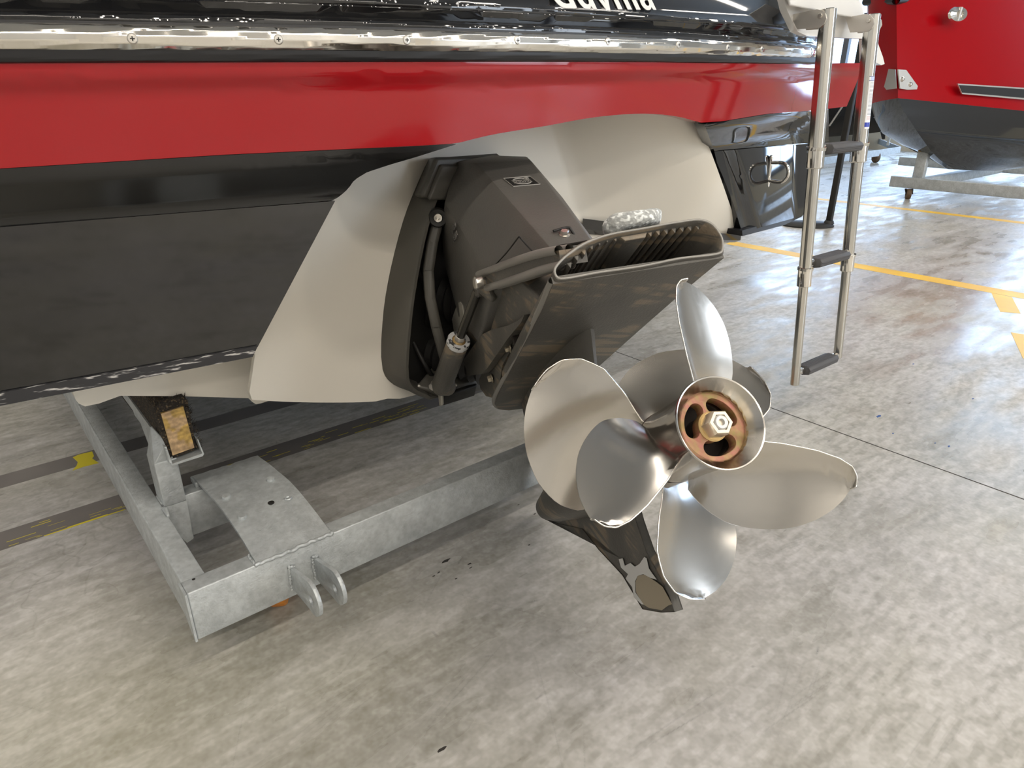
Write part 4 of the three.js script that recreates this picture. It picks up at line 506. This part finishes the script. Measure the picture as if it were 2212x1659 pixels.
{ // bunk: post, sleeve, cranked channel, timber in carpet
  const a = 15.5 * rad, c = V(0.2655, 0.36, -1.372), rx = V(Math.cos(a), -Math.sin(a) * 0 + 0, 0), ex = V(0.985, 0.035, 0).normalize(), ey = V(0.045, 0.999, 0).normalize();
  part('bunk_post', [rbox([0.2135, TOP - 0.1, -1.447], [0.2525, TOP + 0.0, -1.391], 0.003)], M.galv, cradle); part('post_sleeve', rbox([0.2095, TOP, -1.452], [0.2535, 0.302, -1.388], 0.003), M.galv, cradle);
  part('post_head', hull([V(0.212, 0.30, -1.392), V(0.245, 0.30, -1.392), V(0.212, 0.30, -1.447), V(0.245, 0.30, -1.447), V(0.229, 0.36, -1.44), V(0.240, 0.34, -1.392)], 0.002), M.galv, cradle);
  part('post_foot', slab([V(0.2125, TOP, -1.388), V(0.2535, TOP, -1.388), V(0.250, 0.10, -1.388), V(0.236, 0.095, -1.388), V(0.207, 0.16, -1.388)], V(0, 0, -0.006)), M.galv, cradle); part('weld_bead', hull([V(0.2065, 0.199, -1.385), V(0.2065, 0.199, -1.35), V(0.209, 0.203, -1.37)], 0.0035), M.galv, cradle);
  const pt = (x, y, z) => onZ(x, y, -1.385).add(V(0, 0, z)), wood = [[348, 894], [396, 878], [420, 967], [373, 984]], L0 = V(0, -0.06, -3.2);
  const beam = part('bunk_timber', slab(wood.map(([x, y]) => pt(x, y, 0)), L0), M.wood, cradle, 'sawn timber end'); const g = [[338, 884], [352, 884], [392, 871], [404, 868], [427, 972], [420, 966], [397, 878], [348, 894], [372, 985], [366, 990]];
  part('bunk_carpet', [slab([[336, 882], [345, 872], [398, 857], [407, 866], [409, 882], [397, 877], [348, 893]].map(([x, y]) => pt(x, y, -0.004)), L0), slab([[348, 893], [374, 986], [367, 993], [341, 905], [336, 882]].map(([x, y]) => pt(x, y, -0.004)), L0), slab([[397, 877], [409, 880], [424, 962], [438, 966], [436, 973], [420, 968]].map(([x, y]) => pt(x, y, -0.004)), L0), slab([[374, 984], [420, 967], [422, 974], [376, 991]].map(([x, y]) => pt(x, y, -0.004)), L0)], M.carpet, beam, 'dark brown bunk carpet');
  const hair = []; for (let i = 0; i < 700; i++) { const t = rnd(), k = rnd(), q = k < 0.4 ? [mix(336, 405, t), mix(880, 860, t)] : k < 0.75 ? [mix(405, 436, t), mix(870, 968, t)] : [mix(337, 366, t), mix(885, 990, t)], p = pt(q[0], q[1], -0.004 - Math.pow(rnd(), 2) * 0.35), d = V((rnd() - 0.3) * 0.5 + (k >= 0.4 && k < 0.75 ? 0.5 : 0), rnd() - 0.1, rnd() * 0.6 - 0.2).normalize().multiplyScalar(0.006 + rnd() * 0.008); const w = V(0.0007, 0, 0.0005); hair.push(p.clone().sub(w), p.clone().add(w), p.clone().add(d)); }
  part('carpet_pile', new THREE.BufferGeometry().setFromPoints(hair), M.carpet, beam).userData.kind = 'stuff';
  part('bunk_channel', [slab([[354, 966], [357, 966], [369, 997], [433, 975], [422, 945], [424, 944], [437, 976], [434, 981], [370, 1001], [366, 999]].map(([x, y]) => pt(x, y, 0.012)), V(0, 0, -0.30)), slab([onX(355, 966, 0.2335), onX(367, 1000, 0.2355), onX(330, 985, 0.2335), onX(300, 905, 0.2335), onX(262, 852, 0.2335), onX(272, 850, 0.2335)], V(0.004, 0, 0))], M.galv, cradle);
}
for (const [x, z] of [[0.352, -1.19], [1.5, -1.19], [0.352, -3.9], [1.5, -3.78]]) { // castors
  const w = part('castor', lathe([[0.012, -0.016], [0.036, -0.016], [0.0385, -0.011], [0.0385, 0.011], [0.036, 0.016], [0.012, 0.016], [0.012, -0.016]], V(x, 0.0385, z), V(0.85, 0, 0.5), 40), M.orange, cradle, 'small orange castor wheel'); part('castor_fork', [hull([V(x - 0.02, 0.092, z - 0.02), V(x + 0.02, 0.092, z - 0.02), V(x - 0.02, 0.092, z + 0.02), V(x + 0.02, 0.092, z + 0.02)], 0.004), ...[-1, 1].map((s) => hull([V(x + s * 0.0185, 0.088, z + s * 0.011), V(x + s * 0.0185 + 0.004, 0.036, z + s * 0.011), V(x + s * 0.0185 - 0.006, 0.088, z + s * 0.011 + 0.012)], 0.003))], M.galv, w);
}
// ------------------------------------------------------------------ telescopic boarding ladder at the starboard corner
{
  const X1 = 1.865, X2 = 2.115, ladder = thing('boarding_ladder', [1.99, 0.2, -0.9], 'stainless telescopic boarding ladder with three dark treads hanging from the platform corner', 'ladder');
  const post = (X, px, r, nm) => { const p = px.map(([x, y]) => onX(x, y, X)), a = p[0], z = p[p.length - 1], line = (y) => a.clone().lerp(z, (y - a.y) / (z.y - a.y)); const Y = p.map((q) => q.y), g = []; const seg = (i, j, rr) => rod(line(Y[i]), line(Y[j]), rr, rr, 32, 0.1);
    const t = part('stile', [seg(0, 1, r[0])], M.tube, ladder); part('stile', [seg(1, 2, r[1])], M.tube, ladder); part('stile', [seg(2, 3, r[2])], M.tube, ladder);
    for (const [i, rr] of [[1, r[0] + 0.0025], [2, r[1] + 0.0025]]) { const q = line(Y[i]); part('collar', [rod(q.clone().add(V(0, 0.012, 0.0)), q.clone().add(V(0, -0.038, 0.004)), rr, rr, 32, 0.12), rod(q.clone().add(V(0, 0.016, 0)), q.clone().add(V(0, 0.010, 0)), rr + 0.0022, rr + 0.0022, 32, 0.3)], M.chrome, t); } return line; };
  const l1 = post(X1, [[1789.5, 19], [1772, 333], [1747, 592], [1716.5, 831]], [0.0205, 0.0170, 0.0130]), l2 = post(X2, [[1885.5, 31], [1868, 322], [1836, 560], [1809, 772]], [0.0205, 0.0170, 0.0130]);
  for (const [a, b, r] of [[[1790, 325], [1866, 306], 0.016], [[1757, 575], [1840, 548], 0.014], [[1731, 810], [1808, 764], 0.012]]) {
    const p = onX(a[0], a[1], X1 + 0.0), q = onX(b[0], b[1], X2), A = l1(p.y), B = l2(p.y), bar = part('rung', [rod(A, B, r * 0.8, r * 0.8, 20)], M.chrome, ladder), m = (t) => A.clone().lerp(B, t);
    const w = r * 1.75, pts = []; for (const t of [0.17, 0.84]) for (const [dy, dz] of [[0.006, -w], [0.010, -w * 0.5], [0.010, w * 0.8], [0.004, w], [-0.008, w * 0.9], [-0.014, 0], [-0.010, -w]]) pts.push(m(t).add(V(0, dy, dz))); const tr = part('tread', hull(pts, 0.0025), M.tread, bar, 'dark ribbed tread');
    const rib = []; for (let k = -2; k <= 3; k++) rib.push(rod(m(0.175).add(V(0, 0.0125, k * w * 0.24)), m(0.835).add(V(0, 0.0125, k * w * 0.24)), 0.0012, 0.0012, 6)); for (let k = 0; k < 3; k++) rib.push(rod(m(0.175).add(V(0, 0.002 - k * 0.004, w + 0.0022 - k * 0.001)), m(0.835).add(V(0, 0.002 - k * 0.004, w + 0.0022 - k * 0.001)), 0.0012, 0.0012, 6)); tr.geometry = clean(join([tr.geometry, ...rib.map((g) => g.translate(-1.99, -0.2, 0.9))])); boxUV(tr.geometry);
  }
  for (const [X, o, pin] of [[X1 - 0.025, [[1706, 32], [1765, 20], [1775, 22], [1783, 30], [1785, 40], [1780, 52], [1770, 60], [1722, 63]], [1772, 34]], [X2 - 0.025, [[1826, 38], [1870, 30], [1880, 33], [1887, 41], [1888, 52], [1883, 62], [1874, 68], [1836, 70]], [1876, 44]]]) {
    const h = part('hinge_plate', slab(o.map(([x, y]) => onX(x, y, X)), V(0.004, 0, 0)), M.satin, ladder); part('hinge_plate', slab(o.map(([x, y]) => onX(x, y, X).add(V(0.046, 0, 0))), V(0.004, 0, 0)), M.satin, ladder); const c = onX(pin[0], pin[1], X); part('hinge_pin', [rod(c.clone().add(V(-0.004, 0, 0)), c.clone().add(V(0.056, 0, 0)), 0.006)], M.bolt, h);
  }
  { // instruction sticker half round the outer stile
    const cv = document.createElement('canvas'); cv.width = 128; cv.height = 1024; const g = cv.getContext('2d'); g.fillStyle = '#e9ebee'; g.fillRect(0, 0, 128, 1024); g.fillStyle = '#24357f'; g.fillRect(0, 6, 128, 12); g.fillStyle = '#b9c8ea'; g.fillRect(12, 22, 110, 60); g.fillStyle = '#24357f'; g.fillRect(0, 88, 128, 10); g.fillStyle = '#70757d'; for (let y = 120; y < 760; y += 26) { g.fillRect(12, y, 60 + ((y * 37) % 45), 7); } g.fillStyle = '#c98f8a'; for (let y = 780; y < 860; y += 20) g.fillRect(12, y, 90, 6); g.fillStyle = '#2b3fae'; g.fillRect(0, 900, 128, 90);
    const t = new THREE.CanvasTexture(cv); t.colorSpace = THREE.SRGBColorSpace; const y0 = onX(1886, 164, X2).y, y1 = onX(1880, 278, X2).y, A = l2(y0), B = l2(y1), n = 16, pos = [], uv = [], idx = []; const r = 0.0209;
    for (let i = 0; i <= n; i++) { const a = mix(-0.15, 2.2, i / n), d = V(Math.sin(a - 0.6) * r, 0, Math.cos(a - 0.6) * r); for (const [q, v] of [[A, 1], [B, 0]]) { pos.push(q.x + d.x - 1.99, q.y - 0.2, q.z + d.z + 0.9); uv.push(i / n, v); } if (i < n) idx.push(i * 2, i * 2 + 1, i * 2 + 2, i * 2 + 1, i * 2 + 3, i * 2 + 2); }
    const ge = new THREE.BufferGeometry(); ge.setAttribute('position', new THREE.Float32BufferAttribute(pos, 3)); ge.setAttribute('uv', new THREE.Float32BufferAttribute(uv, 2)); ge.setIndex(idx); ge.computeVertexNormals(); const m = new THREE.Mesh(ge, S({ map: t, roughness: 0.4 })); m.name = 'sticker'; m.userData.label = 'white sticker with blue bands'; m.castShadow = m.receiveShadow = true; ladder.add(m);
  }
}
// ------------------------------------------------------------------ second red boat on its trolley, farther off
{
  const b2 = thing('red_speedboat', [8.2, 0.2, -2.6], 'bright red boat with black bottom on a trolley behind the ladder', 'boat');
  // stem from deck to keel, then the two flanks running aft from it (the port one turned well away)
  const stem = [[1936, -60, 6.75], [1937, 60, 6.80], [1938, 150, 6.86], [1940, 212, 6.90], [1951, 238, 6.96], [1985, 290, 7.2], [2010, 325, 7.5], [2030, 345, 7.7], [2060, 366, 7.95]].map(([x, y, X]) => onX(x, y, X));
  const aftS = [[2280, -80, 9.2], [2280, 50, 9.2], [2280, 160, 9.2], [2280, 247, 9.2], [2280, 275, 9.25], [2270, 315, 9.3], [2240, 345, 9.3], [2210, 362, 9.3], [2160, 369, 9.1]].map(([x, y, X]) => onX(x, y, X));
  const aftP = [[1872, -60, 7.4], [1874, 60, 7.42], [1876, 150, 7.45], [1880, 226, 7.5], [1890, 258, 7.6], [1906, 288, 7.7], [1950, 314, 7.8], [1998, 331, 7.9], [2052, 365, 8.0]].map(([x, y, X]) => onX(x, y, X));
  const flank = (i0, i1, aft, out) => { const rows = []; for (let i = i0; i < i1; i++) for (let k = 0; k < 4; k++) { if (k && i === i1 - 1) break; const f = k / 4, j = Math.min(i + 1, i1 - 1), r = []; for (let c = 0; c <= 16; c++) { const t = c / 16, a = stem[i].clone().lerp(stem[j], f), b = aft[i].clone().lerp(aft[j], f); r.push(a.lerp(b, t).addScaledVector(out, 0.10 * t * (1 - t) * 4 * 0.4)); } rows.push(r); } return gridGeo(rows, null, 0.8); };
  const outS = V(-0.55, 0, 0.83), outP = V(-0.6, 0, -0.8);
  part('hull_side', [flank(0, 4, aftS, outS), flank(0, 4, aftP, outP)], M.redFar, b2); part('hull_bottom', [flank(3, 9, aftS, outS), flank(3, 9, aftP, outP)], M.black, b2, 'glossy black hull bottom');
  const edge = (l, y) => onX(l[0], l[1] + y, l[2]); part('rub_rail', [tube([[1936, 0, 6.76], [2010, -2, 7.4], [2110, -8, 8.2], [2280, -22, 9.15]].map((l) => edge(l, 0)), 0.035, 40, 10), tube([[1936, 0, 6.76], [1905, 2, 7.1], [1870, 4, 7.4]].map((l) => edge(l, 0)), 0.035, 30, 10)], M.rubber, b2);
  part('deck', slab([stem[0], aftS[0], aftP[0]], V(0, 0.03, 0)), M.white, b2); part('transom', slab([...aftS, aftP[8], aftP[6], aftP[3], aftP[0]], V(0.02, 0, 0)), M.black, b2);
  const n = aftS[2].clone().sub(stem[2]).cross(stem[3].clone().sub(stem[1])).setY(0).normalize(); if (n.dot(V(-1, 0, 0.5)) < 0) n.negate();
  const fit = (x, y, k = 0.045) => onPlane(x, y, n, stem[2].dot(n) + k), pl = (pts, k, t) => slab(pts.map(([x, y]) => fit(x, y, k)), n.clone().multiplyScalar(t));
  const vent = part('side_vent', pl([[2066, 180.5], [2240, 191.5], [2240, 218], [2076, 203]], 0.11, 0.012), M.satin, b2, 'long dark vent with a bright frame'); part('vent_opening', pl([[2071, 183.5], [2240, 194.5], [2240, 214], [2078, 200]], 0.12, 0.006), M.dark, vent);
  const c = fit(2066, 31, 0.06), sc = part('hull_fitting', (() => { const g = lathe([[0, 0.0], [0.9, 0.0], [1, 0.1], [0.9, 0.35], [0.45, 0.5], [0.4, 0.3], [0, 0.3]], V(), V(0, 0, 1), 40); g.scale(0.125, 0.062, 0.07); g.applyQuaternion(new THREE.Quaternion().setFromUnitVectors(V(0, 0, 1), n)); g.translate(c.x, c.y, c.z); return g; })(), M.chrome, b2, 'oval chrome fitting'); part('fitting_pin', rod(c.clone().addScaledVector(n, 0.02).add(V(0, -0.05, 0)), c.clone().addScaledVector(n, 0.03).add(V(0, 0.055, 0)), 0.014), M.satin, sc);
  const bp = part('stem_plate', [pl([[1938, 150], [1955, 151], [1980, 186], [1978, 193], [1958, 194], [1942, 191]], 0.035, 0.012), slab([onX(1909, 152, 7.14), onX(1921, 149, 7.02), onX(1940, 150, 6.84), onX(1942, 191, 6.86), onX(1920, 194, 7.03), onX(1914, 186, 7.09)].map((p) => p.add(V(-0.03, 0, -0.01))), V(0.008, 0, 0))], M.satin, b2, 'kinked bright plate with two bolts'); for (const [x, y] of [[1949, 171], [1966, 182]]) part('plate_bolt', lathe([[0, 0], [0.02, 0], [0.022, 0.004], [0.012, 0.018], [0, 0.02]], fit(x, y, 0.046), n, 20), M.chrome, bp);
  const c2 = thing('boat_cradle', [7.9, 0, -2.4], 'pale galvanised trolley under the bright red boat', 'cradle');
  part('crossbeam', rbox([7.56, 0.103, -3.02], [7.62, 0.207, -0.3], 0.006), M.galvFar, c2); part('crossbeam', rbox([9.9, 0.103, -3.9], [9.96, 0.207, -0.3], 0.006), M.galvFar, c2); part('side_rail', rbox([7.62, 0.105, -2.78], [11.6, 0.205, -2.70], 0.006), M.galvFar, c2); part('side_rail', rbox([7.62, 0.105, -0.62], [11.6, 0.205, -0.54], 0.006), M.galvFar, c2);
  const bo = onX(1979, 400, 7.65), to = onX(1990, 325, 7.65); part('bunk_post', [rbox([7.63, 0.2, bo.z - 0.05], [7.70, 0.45, bo.z + 0.05], 0.006), rbox([7.64, 0.44, bo.z - 0.04], [7.69, 0.58, bo.z + 0.04], 0.006)], M.galvFar, c2); part('bunk_beam', hull([onX(1984, 327, 7.64), onX(2003, 334, 7.64), onX(1984, 322, 7.64), onX(2003, 329, 7.64), onX(1984, 327, 8.4).setZ(bo.z), onX(2003, 334, 8.4).setZ(bo.z)], 0.004), M.wood, c2);
  for (const [x, z] of [[7.56, -2.815], [7.6, -0.55], [11.2, -2.75]]) { const w = part('castor', lathe([[0.015, -0.022], [0.047, -0.022], [0.05, -0.016], [0.05, 0.016], [0.047, 0.022], [0.015, 0.022], [0.015, -0.022]], V(x, 0.05, z), V(0.5, 0, 0.86), 32), M.tyre, c2); part('castor_fork', [-1, 1].map((s) => hull([V(x + s * 0.014, 0.10, z + s * 0.026), V(x + s * 0.014 + 0.02, 0.05, z + s * 0.026), V(x + s * 0.014 - 0.03, 0.10, z + s * 0.026)], 0.004)), M.dark, w); }
}
{ // dark boat and its trolley beyond
  const A = onY(1700, 368, 0.1), B = onY(1944, 330, 0.1), q = B.clone().sub(A), u = q.clone().normalize(), s = V(u.z, 0, -u.x).multiplyScalar(s0()), c3 = thing('boat_cradle', [B.x, 0, B.z], 'blue-grey steel trolley with black wheel seen past the ladder', 'cradle');
  function s0() { return 1; }
  part('crossbeam', slab([A, B, B.clone().setY(0.19), A.clone().setY(0.19)], V(0.05, 0, -0.02)), M.galvFar, c3); const e = B.clone();
  part('side_rail', slab([e, e.clone().add(V(0.06, 0, -0.05)), e.clone().add(V(0.06, 0.09, -0.05)), e.clone().setY(0.19)], V(2.4, 0, -1.5)), M.galvFar, c3);
  const w = onY(1890, 351, 0); part('castor', lathe([[0.02, -0.03], [0.075, -0.03], [0.08, -0.02], [0.08, 0.02], [0.075, 0.03], [0.02, 0.03], [0.02, -0.03]], V(w.x, 0.08, w.z), V(0.75, 0, 0.6), 36), M.tyre, c3, 'black trolley wheel');
  const pz = (x, y, k = 0.25) => { const b = bearing(x, y), t = (w.x + k) / b.x; return EYE.clone().addScaledVector(b, t); };
  part('bunk_post', slab([[1914, 314], [1921, 280], [1926, 280], [1920, 314]].map(([x, y]) => pz(x, y)), V(0.06, 0, -0.02)), M.galvFar, c3); part('bunk_beam', slab([[1888, 254], [1893, 252], [1926, 281], [1926, 290], [1922, 291], [1919, 283]].map(([x, y]) => pz(x, y, 0.2)), V(0.05, 0, -0.03)), M.galvFar, c3); part('bunk_post', slab([[1902, 285], [1912, 285], [1912, 300], [1906, 301]].map(([x, y]) => pz(x, y, 0.35)), V(0.1, 0, -0.05)), M.dark, c3);
  const o = pz(1850, 280, 0.6), b3 = thing('dark_boat', [o.x, 0.3, o.z], 'dark boat hull in shadow on the far trolley', 'boat');
  part('hull_bottom', slab([[1700, 298], [1700, 200], [1785, 175], [1905, 175], [1903, 262], [1922, 282], [1880, 288], [1786, 296]].map(([x, y]) => pz(x, y, 0.6)), V(2.4, 0, -1.6)), M.black, b3); part('spray_rail', slab([[1790, 272], [1818, 230], [1822, 230], [1793, 273]].map(([x, y]) => pz(x, y, 0.55)), V(0.1, 0, -0.06)), M.satin, b3);
}
{ // slim black stand
  const p = onY(1790, 484, 0.02), t = thing('post_stand', [p.x, 0, p.z], 'slim black post on a flat foot standing behind the ladder', 'stand');
  part('post', rbox([p.x - 0.018, 0.015, p.z - 0.022], [p.x + 0.018, 1.5, p.z + 0.022], 0.005), M.dark, t); part('foot', (() => { const g = lathe([[0, 0], [1, 0], [1, 0.012], [0.9, 0.03], [0.25, 0.04], [0, 0.045]], V(), V(0, 1, 0), 40); g.scale(0.125, 0.9, 0.20); g.rotateY(0.75); g.translate(p.x - 0.10, 0.0, p.z - 0.12); return g; })(), M.dark, t);
  part('socket', rod(V(p.x, 0.02, p.z), V(p.x, 0.05, p.z), 0.04, 0.034), M.dark, t);
}
renderer.render(scene, camera);
